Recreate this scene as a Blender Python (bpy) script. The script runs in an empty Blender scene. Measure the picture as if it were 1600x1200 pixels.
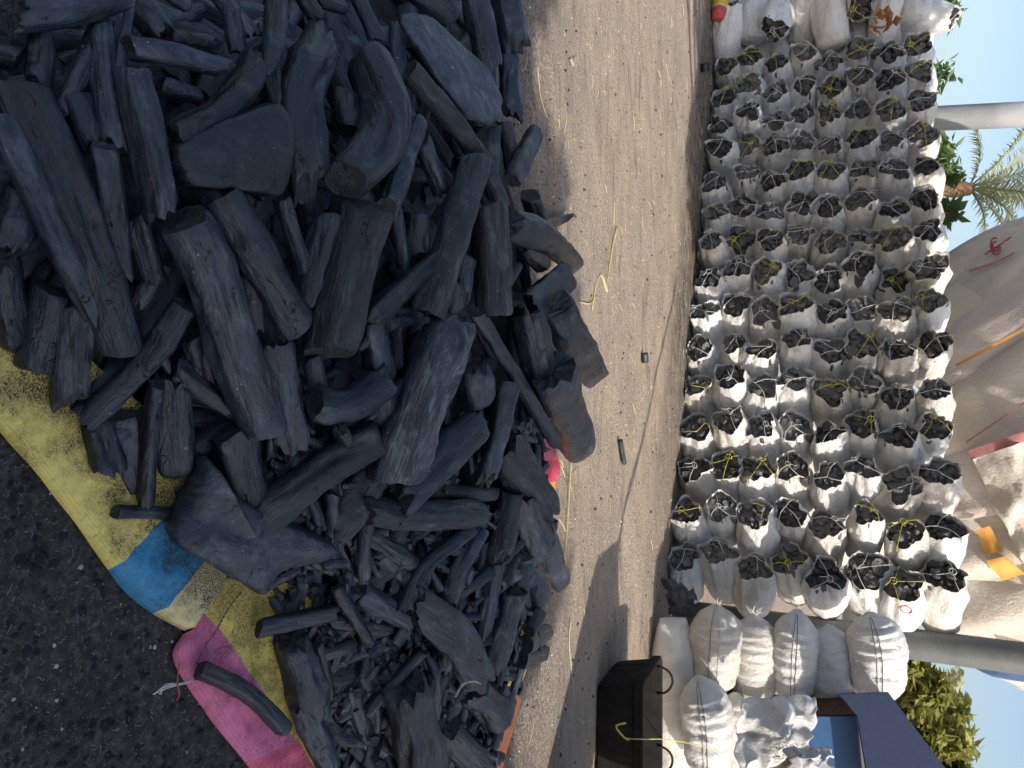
import bpy, bmesh, math, random
from mathutils import Vector, Matrix, Quaternion, noise

# ------------------------------------------------------------------ camera, sky, sun, exposure
PITCH = math.radians(23.4); FOC = 1200.0; EYE = 1.4
sc = bpy.context.scene
COL = sc.collection
cam_d = bpy.data.cameras.new('camera'); cam = bpy.data.objects.new('camera', cam_d); COL.objects.link(cam)
cam_d.sensor_width = 36; cam_d.lens = 36*FOC/1600; cam_d.clip_end = 2000; cam_d.clip_start = 0.02
FWD = Vector((0, math.cos(PITCH), -math.sin(PITCH))); UPV = Vector((0, math.sin(PITCH), math.cos(PITCH)))
# the phone was held on its side: picture right is up in the place
mx = Matrix((UPV, Vector((-1, 0, 0)), -FWD)).transposed().to_4x4(); mx.translation = Vector((0, 0, EYE))
cam.matrix_world = mx
sc.camera = cam

SUN_EL = math.radians(40); SUN_H = Vector((0.72, -0.69, 0)).normalized()      # towards the sun: right of and behind the viewer
SUN_DIR = Vector((SUN_H.x*math.cos(SUN_EL), SUN_H.y*math.cos(SUN_EL), math.sin(SUN_EL)))
w = bpy.data.worlds.new('World'); sc.world = w; w.use_nodes = True
nt = w.node_tree; bg = nt.nodes['Background']
sky = nt.nodes.new('ShaderNodeTexSky'); sky.sky_type = 'NISHITA'; sky.sun_disc = False
sky.sun_elevation = SUN_EL; sky.sun_rotation = math.atan2(SUN_H.x, SUN_H.y)
sky.air_density = 1.0; sky.dust_density = 3.0; sky.ozone_density = 1.0
nt.links.new(sky.outputs[0], bg.inputs[0]); bg.inputs[1].default_value = 0.10
sd = bpy.data.lights.new('sun', 'SUN'); sd.energy = 2.4; sd.angle = math.radians(0.55); sd.color = (1, 0.93, 0.83)
so = bpy.data.objects.new('sun', sd); COL.objects.link(so)
so.rotation_euler = SUN_DIR.to_track_quat('Z', 'Y').to_euler()
sc.view_settings.view_transform = 'Standard'; sc.view_settings.look = 'None'; sc.view_settings.gamma = 1
sc.view_settings.exposure = 1.08
sc.cycles.max_bounces = 4; sc.cycles.diffuse_bounces = 3; sc.cycles.glossy_bounces = 2; sc.cycles.transmission_bounces = 2; sc.cycles.transparent_max_bounces = 4
sc.cycles.use_adaptive_sampling = True; sc.cycles.adaptive_threshold = 0.04

# ------------------------------------------------------------------ helpers
R = random.Random(7)
def ray(x, y):
    return FWD + UPV*((x-800)/FOC) + Vector((1, 0, 0))*((y-600)/FOC)
def at_z(x, y, Z=0.0):
    d = ray(x, y); t = (Z-EYE)/d.z
    return Vector((0, 0, EYE)) + d*t
def at_y(x, y, Y):
    d = ray(x, y); return Vector((0, 0, EYE)) + d*(Y/d.y)
def proj(p):
    d = p - Vector((0, 0, EYE)); f = d.dot(FWD)
    return 800+FOC*d.dot(UPV)/f, 600+FOC*d.x/f
def sstep(a, b, x):
    t = max(0, min(1, (x-a)/(b-a))); return t*t*(3-2*t)
def nz(x, y=0, z=0): return noise.noise(Vector((x, y, z)))
def tag(o, label=None, cat=None, group=None, kind=None):
    if label: o['label'] = label
    if cat: o['category'] = cat
    if group: o['group'] = group
    if kind: o['kind'] = kind
    return o
def mesh(name, v, f, mat, smooth=True, lc=None, mi=None):
    m = bpy.data.meshes.new(name); m.from_pydata([tuple(p) for p in v], [], f)
    for mm in (mat if isinstance(mat, (list, tuple)) else [mat]): m.materials.append(mm)
    if smooth: m.polygons.foreach_set('use_smooth', [True]*len(m.polygons))
    if mi: m.polygons.foreach_set('material_index', mi)
    if lc:
        a = m.attributes.new('lc', 'FLOAT_VECTOR', 'POINT'); a.data.foreach_set('vector', [c for p in lc for c in p])
    m.update(); return m
def link(name, m, parent=None, loc=None):
    o = bpy.data.objects.new(name, m); COL.objects.link(o)
    if parent: o.parent = parent
    if loc is not None: o.location = loc
    return o
def empty(name, loc=(0, 0, 0)):
    o = bpy.data.objects.new(name, None); COL.objects.link(o); o.location = loc; o.empty_display_size = 0.05; return o
class MB:
    def __init__(s): s.v = []; s.f = []; s.lc = []; s.mi = []
    def add(s, v, f, lc=None, mi=0):
        b = len(s.v); s.v += v; s.f += [tuple(i+b for i in q) for q in f]; s.lc += (lc or [tuple(p) for p in v]); s.mi += mi if isinstance(mi, list) else [mi]*len(f)
    def mesh(s, name, mat, smooth=True): return mesh(name, s.v, s.f, mat, smooth, s.lc, s.mi)
    def box(s, c, d, rot=None, mi=0):
        c = Vector(c); v = []
        for x in (-1, 1):
            for y in (-1, 1):
                for z in (-1, 1):
                    p = Vector((x*d[0]/2, y*d[1]/2, z*d[2]/2))
                    v.append(c+(rot@p if rot else p))
        s.add(v, [(0,1,3,2),(4,6,7,5),(0,4,5,1),(2,3,7,6),(0,2,6,4),(1,5,7,3)], None, mi)
    def tube(s, pts, r, n=5, mi=0, cap=True):
        pts = [Vector(p) for p in pts]; rs = r if isinstance(r, list) else [r]*len(pts)
        v = []; lc = []; up = None; sl = 0
        for i, p in enumerate(pts):
            t = (pts[min(i+1, len(pts)-1)]-pts[max(i-1, 0)]).normalized()
            if up is None: up = t.orthogonal().normalized()
            up = (up-t*up.dot(t)).normalized(); b = t.cross(up)
            if i: sl += (p-pts[i-1]).length
            for k in range(n):
                a = 2*math.pi*k/n; v.append(p+(up*math.cos(a)+b*math.sin(a))*rs[i]); lc.append((math.cos(a)*rs[i], math.sin(a)*rs[i], sl))
        f = [(i*n+k, i*n+(k+1) % n, (i+1)*n+(k+1) % n, (i+1)*n+k) for i in range(len(pts)-1) for k in range(n)]
        if cap: f += [tuple(range(n-1, -1, -1)), tuple(range((len(pts)-1)*n, len(pts)*n))]
        s.add(v, f, lc, mi)
def catmull(p, m):
    p = [Vector(q) for q in p]
    if len(p) == 2: return [p[0].lerp(p[1], i/(m-1)) for i in range(m)]
    q = [p[0]*2-p[1]]+p+[p[-1]*2-p[-2]]; out = []; n = len(p)-1
    for i in range(m):
        t = i/(m-1)*n; k = min(int(t), n-1); u = t-k
        a, b, c, d = q[k], q[k+1], q[k+2], q[k+3]
        out.append(0.5*((2*b)+(c-a)*u+(2*a-5*b+4*c-d)*u*u+(3*b-a-3*c+d)*u**3))
    return out

# ------------------------------------------------------------------ materials
class NT:
    def __init__(s, name):
        s.m = bpy.data.materials.new(name); s.m.use_nodes = True; s.t = s.m.node_tree; s.p = s.t.nodes['Principled BSDF']; s.out = s.t.nodes['Material Output']
    def n(s, typ, ins=None, **kw):
        x = s.t.nodes.new('ShaderNode'+typ)
        for k, v in kw.items(): setattr(x, k, v)
        for k, v in (ins or {}).items():
            if hasattr(v, 'is_output') or isinstance(v, bpy.types.NodeSocket): s.t.links.new(v, x.inputs[k])
            else: x.inputs[k].default_value = v
        return x
    def lnk(s, a, b): s.t.links.new(a, b)
    def coord(s, kind='Object'):
        if kind == 'lc': return s.n('Attribute', attribute_name='lc').outputs['Vector']
        return s.n('TexCoord').outputs[kind]
    def map(s, v, sc=(1, 1, 1), off=None):
        mp = s.n('Mapping', {'Vector': v, 'Scale': sc})
        if off is not None: s.lnk(off, mp.inputs['Location'])
        return mp.outputs[0]
    def noise(s, v, scale, detail=4, rough=0.55, dist=0):
        return s.n('TexNoise', {'Vector': v, 'Scale': scale, 'Detail': detail, 'Roughness': rough, 'Distortion': dist}).outputs[0]
    def ramp(s, f, stops, interp='LINEAR'):
        r = s.n('ValToRGB', {'Fac': f}); cr = r.color_ramp; cr.interpolation = interp
        while len(cr.elements) < len(stops): cr.elements.new(0.5)
        for e, (p, c) in zip(cr.elements, stops): e.position = p; e.color = (c if isinstance(c, tuple) else (c, c, c))+(1,) if not (isinstance(c, tuple) and len(c) == 4) else c
        return r.outputs[0]
    def mix(s, f, a, b, typ='MIX'):
        x = s.n('Mix', data_type='RGBA', blend_type=typ)
        for k, v in ((0, f), (6, a), (7, b)):
            if isinstance(v, bpy.types.NodeSocket): s.lnk(v, x.inputs[k])
            else: x.inputs[k].default_value = v if not isinstance(v, tuple) or len(v) == 4 else v+(1,)
        return x.outputs[2]
    def math(s, op, a, b=0.0, c=0.0):
        x = s.n('Math', operation=op)
        for k, v in enumerate((a, b, c)):
            if isinstance(v, bpy.types.NodeSocket): s.lnk(v, x.inputs[k])
            else: x.inputs[k].default_value = v
        return x.outputs[0]
    def bump(s, h, st, dist=0.01, prev=None):
        b = s.n('Bump', {'Height': h, 'Strength': st, 'Distance': dist})
        if prev is not None: s.lnk(prev, b.inputs['Normal'])
        return b.outputs[0]
    def fin(s, col=None, rough=None, nrm=None, **kw):
        for k, v in (('Base Color', col), ('Roughness', rough), ('Normal', nrm)):
            if v is None: continue
            if isinstance(v, bpy.types.NodeSocket): s.lnk(v, s.p.inputs[k])
            else: s.p.inputs[k].default_value = v if not isinstance(v, tuple) else v+(1,)
        for k, v in kw.items(): s.p.inputs[k.replace('_', ' ')].default_value = v
        return s.m
def mat_charcoal(name, dark, light, ash, ashamt, rough=0.47, gr=0.4):
    s = NT(name); c = s.coord('lc'); rnd = s.n('ObjectInfo').outputs['Random']
    off = s.n('CombineXYZ', {0: s.math('MULTIPLY', rnd, 31.0), 1: s.math('MULTIPLY', rnd, 57.0), 2: s.math('MULTIPLY', rnd, 13.0)}).outputs[0]
    v = s.n('VectorMath', {0: c, 1: off}, operation='ADD').outputs[0]
    grain = s.noise(s.map(v, (1, 1, 0.07)), 150, 4, 0.65)
    big = s.noise(s.map(v, (1, 1, 0.45)), 15, 5, 0.65, 0.5)
    vor = s.n('TexVoronoi', {'Vector': s.n('VectorMath', {0: s.map(v, (1, 1, 0.2)), 1: s.n('VectorMath', {0: s.n('TexNoise', {'Vector': v, 'Scale': 38.0, 'Detail': 3.0}).outputs[1], 'Scale': 0.05}, operation='SCALE').outputs[0]}, operation='ADD').outputs[0], 'Scale': 17.0}, feature='DISTANCE_TO_EDGE').outputs[0]
    crack = s.ramp(vor, [(0.0, 0.0), (0.022, 1.0)])
    ashn = s.noise(s.map(v, (1, 1, 0.4)), 21, 7, 0.74, 1.0)
    where = s.ramp(ashn, [(0.36, 1.0), (0.44, 0.0)])
    crk = s.math('MAXIMUM', crack, s.math('SUBTRACT', 1.0, where))
    col = s.mix(s.ramp(big, [(0.3, 0.0), (0.72, 1.0)]), dark, light)
    col = s.mix(s.math('MULTIPLY', s.ramp(ashn, [(0.50, 0.0), (0.68, 1.0)]), ashamt), col, ash)
    col = s.mix(s.math('MULTIPLY', s.ramp(grain, [(0.35, 1.0), (0.60, 0.0)]), 0.35), col, tuple(x*0.4 for x in dark))
    col = s.mix(s.ramp(s.noise(v, 75, 2, 0.5), [(0.735, 0.0), (0.76, 0.75)]), col, (0.30, 0.29, 0.28))
    col = s.mix(s.math('SUBTRACT', 1.0, crk), col, (0.006, 0.006, 0.007))
    tint = s.ramp(rnd, [(0.0, 0.45), (0.5, 0.95), (1.0, 1.6)])
    col = s.mix(1.0, col, tint, 'MULTIPLY')
    col = s.mix(s.ramp(s.math('FRACT', s.math('MULTIPLY', rnd, 7.3)), [(0.85, 0.0), (1.0, 0.5)]), col, s.mix(1.0, col, (1.12, 1.0, 0.86), 'MULTIPLY'))
    h = s.math('ADD', s.math('MULTIPLY', crk, 0.55), s.math('ADD', s.math('MULTIPLY', grain, gr), s.math('MULTIPLY', big, 1.3)))
    return s.fin(col, s.ramp(big, [(0.3, rough-0.14), (0.7, rough+0.12)]), s.bump(h, 0.9, 0.009), Specular_IOR_Level=0.6)
M = {}
M['char'] = mat_charcoal('charcoal', (0.008, 0.0105, 0.0165), (0.031, 0.040, 0.062), (0.14, 0.165, 0.215), 0.5, 0.44, 0.28)
M['char_bark'] = mat_charcoal('charcoal_bark', (0.011, 0.0135, 0.019), (0.046, 0.054, 0.070), (0.21, 0.22, 0.24), 0.75, 0.52, 0.7)
M['char_sack'] = mat_charcoal('charcoal_sacked', (0.055, 0.054, 0.054), (0.125, 0.121, 0.117), (0.25, 0.24, 0.23), 0.6)
def mat_end():
    s = NT('charcoal_end_grain'); c = s.coord('lc'); sx = s.n('SeparateXYZ', {0: c}); rnd = s.n('ObjectInfo').outputs['Random']
    wob = s.noise(c, 45, 4, 0.6)
    r = s.math('ADD', s.math('SQRT', s.math('ADD', s.math('MULTIPLY', sx.outputs[0], sx.outputs[0]), s.math('MULTIPLY', sx.outputs[1], sx.outputs[1]))), s.math('MULTIPLY', wob, 0.012))
    ring = s.math('SINE', s.math('MULTIPLY', r, 900.0))
    an = s.math('ARCTAN2', sx.outputs[1], sx.outputs[0])
    star = s.math('ABSOLUTE', s.math('SINE', s.math('ADD', s.math('MULTIPLY', an, 2.5), s.math('MULTIPLY', s.math('ADD', wob, rnd), 4.0))))
    crk = s.ramp(star, [(0.02, 0.0), (0.10, 1.0)])
    col = s.mix(s.ramp(s.noise(c, 60, 5, 0.7), [(0.3, 0.0), (0.7, 1.0)]), (0.012, 0.012, 0.014), (0.055, 0.056, 0.062))
    col = s.mix(s.math('MULTIPLY', s.math('SUBTRACT', 1.0, crk), 0.8), col, (0.004, 0.004, 0.004))
    h = s.math('ADD', s.math('MULTIPLY', ring, 0.12), s.math('ADD', s.math('MULTIPLY', crk, 0.5), s.noise(c, 130, 4, 0.7)))
    return s.fin(col, 0.6, s.bump(h, 0.9, 0.006), Specular_IOR_Level=0.6)
M['char_end'] = mat_end()
def mat_dust():
    s = NT('charcoal_dust'); c = s.coord()
    n = s.noise(c, 60, 5, 0.7)
    return s.fin(s.ramp(n, [(0.3, (0.008, 0.008, 0.009)), (0.7, (0.035, 0.035, 0.038))]), 0.9, s.bump(n, 1.0, 0.02))
M['dust'] = mat_dust()
def mat_sack(name, base, dirt, amt=0.55, sc=7.0):
    s = NT(name); c = s.coord(); rnd = s.n('ObjectInfo').outputs['Random']
    off = s.n('CombineXYZ', {0: s.math('MULTIPLY', rnd, 71.0), 1: s.math('MULTIPLY', rnd, 23.0), 2: rnd}).outputs[0]
    v = s.n('VectorMath', {0: c, 1: off}, operation='ADD').outputs[0]
    smudge = s.ramp(s.noise(v, sc, 6, 0.68, 0.8), [(0.44, 0.0), (0.74, 1.0)])
    col = s.mix(s.math('MULTIPLY', smudge, amt), base, dirt)
    col = s.mix(s.ramp(s.noise(v, 46, 3, 0.6), [(0.66, 0.0), (0.74, 0.6)]), col, tuple(x*0.35 for x in dirt))
    col = s.mix(1.0, col, s.ramp(rnd, [(0, 0.84), (0.6, 1.0), (1, 1.06)]), 'MULTIPLY')
    wr = s.noise(s.map(v, (1, 1, 0.55)), 19, 5, 0.6, 1.6); fold = s.noise(v, 55, 3, 0.6, 2.0)
    n3 = s.bump(s.math('ADD', s.math('MULTIPLY', wr, 1.0), s.math('MULTIPLY', fold, 0.25)), 0.8, 0.022)
    s.fin(col, 0.5, n3, Specular_IOR_Level=0.4)
    tr = s.n('BsdfTranslucent', {'Color': tuple(x*0.9 for x in base)+(1,)})
    mixs = s.n('MixShader', {0: 0.12}); s.lnk(s.p.outputs[0], mixs.inputs[1]); s.lnk(tr.outputs[0], mixs.inputs[2]); s.lnk(mixs.outputs[0], s.out.inputs[0])
    return s.m
M['sack'] = mat_sack('white_woven_sack', (0.84, 0.84, 0.83), (0.42, 0.41, 0.40), 0.45)
M['sack_dirty'] = mat_sack('soiled_woven_sack', (0.80, 0.77, 0.71), (0.46, 0.42, 0.36), 0.6, 5.0)
def plain(name, col, rough=0.6, var=0.25, sc=20, bmp=0.1, metal=0.0, coord='Object', spec=0.4):
    s = NT(name); n = s.noise(s.coord(coord), sc, 5, 0.65)
    c = s.ramp(n, [(0.25, tuple(x*(1-var) for x in col)), (0.75, tuple(min(1, x*(1+var)) for x in col))])
    return s.fin(c, rough, s.bump(n, bmp, 0.01), Metallic=metal, Specular_IOR_Level=spec)
M['twine_w'] = plain('white_twine', (0.70, 0.69, 0.66), 0.6)
M['twine_y'] = plain('yellow_twine', (0.62, 0.58, 0.10), 0.5)
M['thread'] = plain('dark_stitching', (0.16, 0.15, 0.14), 0.8)
M['black_rubber'] = plain('black_rubber', (0.020, 0.0175, 0.016), 0.85, 0.6, 8, 0.4, spec=0.15)
M['black_plastic'] = plain('dark_plastic_film', (0.075, 0.072, 0.078), 0.4, 0.5, 9, 0.5)
M['clear_plastic'] = plain('cloudy_plastic_film', (0.46, 0.46, 0.47), 0.28, 0.4, 12, 0.5)
M['pole_grey'] = plain('grey_pole_paint', (0.13, 0.135, 0.133), 0.55, 0.22, 6, 0.15)
M['pole_light'] = plain('galvanised_pole', (0.30, 0.305, 0.305), 0.7, 0.1, 5, 0.05)
M['blue_steel'] = plain('shade_darkened_blue_steel', (0.016, 0.026, 0.065), 0.7, 0.16, 22, 0.12, spec=0.2)  # navy darkened to put the shade on the box lid into the colour
M['blue_light'] = plain('bright_blue_paint', (0.035, 0.10, 0.24), 0.5, 0.2, 18, 0.12)
M['rust'] = plain('rusty_steel', (0.075, 0.035, 0.025), 0.85, 0.5, 30, 0.3)
M['bark'] = plain('tree_bark', (0.16, 0.12, 0.085), 0.9, 0.4, 18, 0.6)
M['palm_bark'] = plain('palm_bark', (0.30, 0.17, 0.10), 0.9, 0.45, 14, 0.6)
M['straw'] = plain('dry_straw', (0.55, 0.46, 0.24), 0.7)
M['dry_leaf'] = plain('dry_brown_leaf', (0.30, 0.15, 0.06), 0.7, 0.4, 30, 0.3)
M['red_print'] = plain('red_print', (0.50, 0.10, 0.12), 0.6)
def leafmat(name, a, b, trans):
    s = NT(name); n = s.noise(s.coord(), 2.2, 4, 0.7)
    col = s.ramp(n, [(0.35, a), (0.65, b)]); s.fin(col, 0.5, None)
    tr = s.n('BsdfTranslucent', {'Color': trans+(1,)}); ms = s.n('MixShader', {0: 0.35})
    s.lnk(s.p.outputs[0], ms.inputs[1]); s.lnk(tr.outputs[0], ms.inputs[2]); s.lnk(ms.outputs[0], s.out.inputs[0]); return s.m
M['leaf'] = leafmat('green_leaf', (0.07, 0.12, 0.045), (0.15, 0.22, 0.085), (0.24, 0.34, 0.09))
M['leaf_y'] = leafmat('olive_leaf', (0.15, 0.17, 0.035), (0.34, 0.34, 0.10), (0.42, 0.43, 0.11))
M['frond'] = leafmat('palm_frond', (0.28, 0.31, 0.18), (0.46, 0.46, 0.28), (0.50, 0.52, 0.28))

# ------------------------------------------------------------------ ground
PILE_NEAR = [(-260, 520), (20, 575), (120, 665), (190, 740), (290, 830), (400, 905), (440, 980), (470, 1080), (530, 1210), (620, 1400)]
PILE_FAR = [(690, 1400), (740, 1230), (800, 1050), (825, 900), (835, 780), (850, 690), (868, 600), (850, 470), (840, 390), (815, 300), (795, 200), (780, 100), (775, 0), (770, -260)]
POLY = [at_z(x, y, 0.03) for x, y in PILE_NEAR+PILE_FAR+[(-260, -260)]]
def sdist(X, Y):
    ins = False; best = 1e9; n = len(POLY)
    for i in range(n):
        a = POLY[i]; b = POLY[(i+1) % n]
        if (a.y > Y) != (b.y > Y) and X < (b.x-a.x)*(Y-a.y)/(b.y-a.y)+a.x: ins = not ins
        dx, dy = b.x-a.x, b.y-a.y; L = dx*dx+dy*dy
        t = max(0, min(1, ((X-a.x)*dx+(Y-a.y)*dy)/L)); q = math.hypot(X-a.x-t*dx, Y-a.y-t*dy)
        if q < best: best = q
    return best if ins else -best
GX0, GY0, GS = -3.2, 0.2, 0.06; GNX, GNY = 96, 66
HG = [[sdist(GX0+i*GS, GY0+j*GS) for i in range(GNX)] for j in range(GNY)]
def sd_at(X, Y):
    fx = max(0, min(GNX-1.001, (X-GX0)/GS)); fy = max(0, min(GNY-1.001, (Y-GY0)/GS)); i, j = int(fx), int(fy); u, v = fx-i, fy-j
    return (HG[j][i]*(1-u)+HG[j][i+1]*u)*(1-v)+(HG[j+1][i]*(1-u)+HG[j+1][i+1]*u)*v
def H(X, Y):
    d = sd_at(X, Y)
    return 0.02 if d <= 0 else 0.02+0.40*(1-math.exp(-d/0.42))+0.03*nz(X*1.7, Y*1.7, 3)*min(1, d*4)
def hit(x, y, lift=0.0):
    d = ray(x, y); o = Vector((0, 0, EYE)); t = 0.6
    while t < 7:
        p = o+d*t
        if p.z <= H(p.x, p.y)+lift: return p
        t += 0.012
    return at_z(x, y, 0)

def ground_z(x, y):
    lane = (x*0.4323+y*0.9017); rut = sum(-0.016*math.exp(-((lane-l0+.06*nz(x*.6, 4))/.09)**2)+0.007*math.exp(-((lane-l0-.2)/.1)**2) for l0 in (5.15, 6.05)) if y > 3.4 else 0
    return rut+0.012*nz(x*0.9, y*0.9, 1)+0.008*abs(nz(x*2.2, y*2.2, 9))+0.006*nz(x*3.1, y*3.1, 5)+0.0025*nz(x*11, y*11, 8)
def ground():
    xs = [-400, -120, -40, -16]+[-8+0.09*i for i in range(178)]+[16, 40, 120, 400]
    ys = [-400, -120, -40, -12, -4]+[-0.6+0.075*i for i in range(150)]+[14, 22, 40, 90, 200, 600]
    v = []; nx = len(xs)
    for y in ys:
        for x in xs:
            v.append((x, y, ground_z(x, y) if -9 < x < 9 and -1 < y < 11 else 0))
    f = [(j*nx+i, j*nx+i+1, (j+1)*nx+i+1, (j+1)*nx+i) for j in range(len(ys)-1) for i in range(nx-1)]
    s = NT('yard_dirt'); c = s.coord()
    big = s.noise(c, 0.9, 5, 0.6); mid = s.noise(s.map(c, (0.45, 1, 1)), 5, 6, 0.7, 0.5); fine = s.noise(c, 70, 5, 0.75)
    col = s.ramp(mid, [(0.28, (0.29, 0.228, 0.172)), (0.5, (0.405, 0.325, 0.25)), (0.72, (0.49, 0.40, 0.305))])
    col = s.mix(s.ramp(big, [(0.4, 0.0), (0.68, 0.6)]), col, (0.33, 0.28, 0.235))
    # pale sandy streaks and dark charcoal dust trodden in along the lane
    st = s.noise(s.map(c, (0.28, 2.2, 1)), 2.6, 6, 0.7, 0.8)
    col = s.mix(s.ramp(st, [(0.60, 0.0), (0.72, 0.55)]), col, (0.50, 0.40, 0.27))
    col = s.mix(s.ramp(s.noise(s.map(c, (0.35, 1.6, 1)), 3.4, 6, 0.75, 1.0), [(0.55, 0.0), (0.72, 0.8)]), col, (0.10, 0.085, 0.072))
    col = s.mix(s.ramp(fine, [(0.54, 0.0), (0.70, 0.8)]), col, (0.07, 0.06, 0.055))
    col = s.mix(s.ramp(s.noise(c, 95, 3, 0.6), [(0.66, 0.0), (0.72, 0.8)]), col, (0.58, 0.50, 0.38))
    # charcoal dust trodden in, plus painted tree shade, along the sack wall foot
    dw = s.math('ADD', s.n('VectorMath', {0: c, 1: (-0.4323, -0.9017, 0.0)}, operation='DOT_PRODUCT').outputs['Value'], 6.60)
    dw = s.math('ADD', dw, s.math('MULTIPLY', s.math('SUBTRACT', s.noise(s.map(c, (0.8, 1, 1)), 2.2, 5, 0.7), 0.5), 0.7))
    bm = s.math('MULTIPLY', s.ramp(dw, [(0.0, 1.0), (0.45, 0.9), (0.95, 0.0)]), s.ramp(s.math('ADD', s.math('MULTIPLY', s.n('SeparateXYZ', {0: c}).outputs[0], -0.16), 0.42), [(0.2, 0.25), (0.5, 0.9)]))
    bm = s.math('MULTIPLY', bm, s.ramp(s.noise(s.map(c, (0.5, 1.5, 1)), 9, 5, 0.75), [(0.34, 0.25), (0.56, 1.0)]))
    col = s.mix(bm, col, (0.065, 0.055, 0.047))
    # charcoal fines blacken the ground round and in front of the pile
    sx = s.n('SeparateXYZ', {0: c})
    yy = s.math('ADD', sx.outputs[1], s.math('MULTIPLY', s.noise(c, 1.6, 5, 0.7), 0.9))
    m1 = s.ramp(s.math('DIVIDE', yy, 6.0), [(0.55, 1.0), (0.665, 0.0)])
    blk = s.ramp(s.noise(c, 42, 6, 0.75), [(0.3, (0.034, 0.03, 0.027)), (0.52, (0.10, 0.089, 0.08)), (0.75, (0.24, 0.215, 0.19))])
    blk = s.mix(s.ramp(s.noise(c, 5, 5, 0.7), [(0.38, 0.35), (0.6, 0.0)]), blk, (0.02, 0.019, 0.018))
    col = s.mix(m1, col, blk)
    m2_ = s.math('MULTIPLY', s.ramp(s.math('DIVIDE', yy, 6.0), [(0.64, 0.75), (0.80, 0.0)]), s.ramp(s.noise(c, 55, 5, 0.75), [(0.45, 0.0), (0.6, 1.0)]))
    col = s.mix(m2_, col, (0.045, 0.04, 0.036))
    n3 = s.bump(s.math('ADD', s.math('MULTIPLY', mid, 1.2), s.math('ADD', fine, s.math('MULTIPLY', s.noise(c, 24, 4, 0.7), 1.5))), 0.9, 0.016)
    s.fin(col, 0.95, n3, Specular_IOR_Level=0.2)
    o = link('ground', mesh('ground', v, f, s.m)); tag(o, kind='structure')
ground()

# small debris nobody could count
def scatter(name, label, cat, count, region, mk, mat):
    mb = MB()
    for _ in range(count):
        p = region()
        if p is None: continue
        mk(mb, p)
    o = link(name, mb.mesh(name, mat, False)); tag(o, label, cat, kind='stuff')
def chip(mb, p, a=0.003, b=0.011):
    r = a+(b-a)*R.random()**2.2; n = 5; an = R.random()*6
    v = [p+Vector((math.cos(an+k*6.283/n)*r*R.uniform(.5, 1.2), math.sin(an+k*6.283/n)*r*R.uniform(.5, 1.2), -0.001)) for k in range(n)]+[p+Vector((R.uniform(-.3, .3)*r, R.uniform(-.3, .3)*r, r*R.uniform(.3, .9)))]
    mb.add(v, [(k, (k+1) % n, n) for k in range(n)])
def bit(mb, p, L0=0.015, L1=0.06, r=0.0009):
    L = R.uniform(L0, L1); an = R.random()*6.283; d = Vector((math.cos(an), math.sin(an), 0)); c = R.gauss(0, .22); q = Vector((-d.y, d.x, 0))
    mb.tube([p+Vector((0, 0, .002))+d*L*(t-.5)+q*L*c*t*(1-t)+Vector((0, 0, .004*math.sin(3.1*t))) for t in (0, .33, .66, 1)], r, 3)
def reg_sand():
    x, y = R.uniform(-40, 460), R.uniform(620, 1230); p = at_z(x, y)
    if sd_at(p.x, p.y) > -0.05: return None
    p.z = ground_z(p.x, p.y); return p
def reg_lane():
    p = Vector((R.uniform(-5, 3.2), R.uniform(3.0, 9.5)**1.0, 0)); p.z = ground_z(p.x, p.y); return p if sd_at(p.x, p.y) < 0 else None
M['chip'] = plain('pale_chips', (0.52, 0.46, 0.37), 0.8, 0.4, 40)
M['fibre'] = plain('pale_fibres', (0.36, 0.33, 0.28), 0.8, 0.8, 60)
scatter('wood_chips', 'tiny pale wood chips strewn over the black charcoal dust', 'chips', 170, reg_sand, lambda m, p: chip(m, p, .001, .008), M['chip'])
scatter('dry_fibres', 'fine dry grass fibres strewn over the black charcoal dust', 'fibres', 1500, reg_sand, lambda m, p: bit(m, p, .002, .004+.02*R.random()**2, R.choice([.0003, .0003, .0005])), M['fibre'])
scatter('charcoal_grit', 'black charcoal grit lying on the dark dust in front of the heap', 'grit', 900, reg_sand, lambda m, p: chip(m, p, .002, .016), M['dust'])
scatter('gravel', 'pale gravel and chips trodden into the brown dirt lane', 'gravel', 4200, reg_lane, lambda m, p: chip(m, p, .0025, .010), M['chip'])
scatter('charcoal_crumbs', 'black charcoal crumbs trodden into the brown dirt lane', 'crumbs', 3000, reg_lane, lambda m, p: chip(m, p, .003, .016), M['dust'])
scatter('straw_litter', 'short dry straw bits lying on the brown dirt lane', 'straw', 420, reg_lane, lambda m, p: bit(m, p, .03, .16, .0022), M['straw'])

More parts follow.
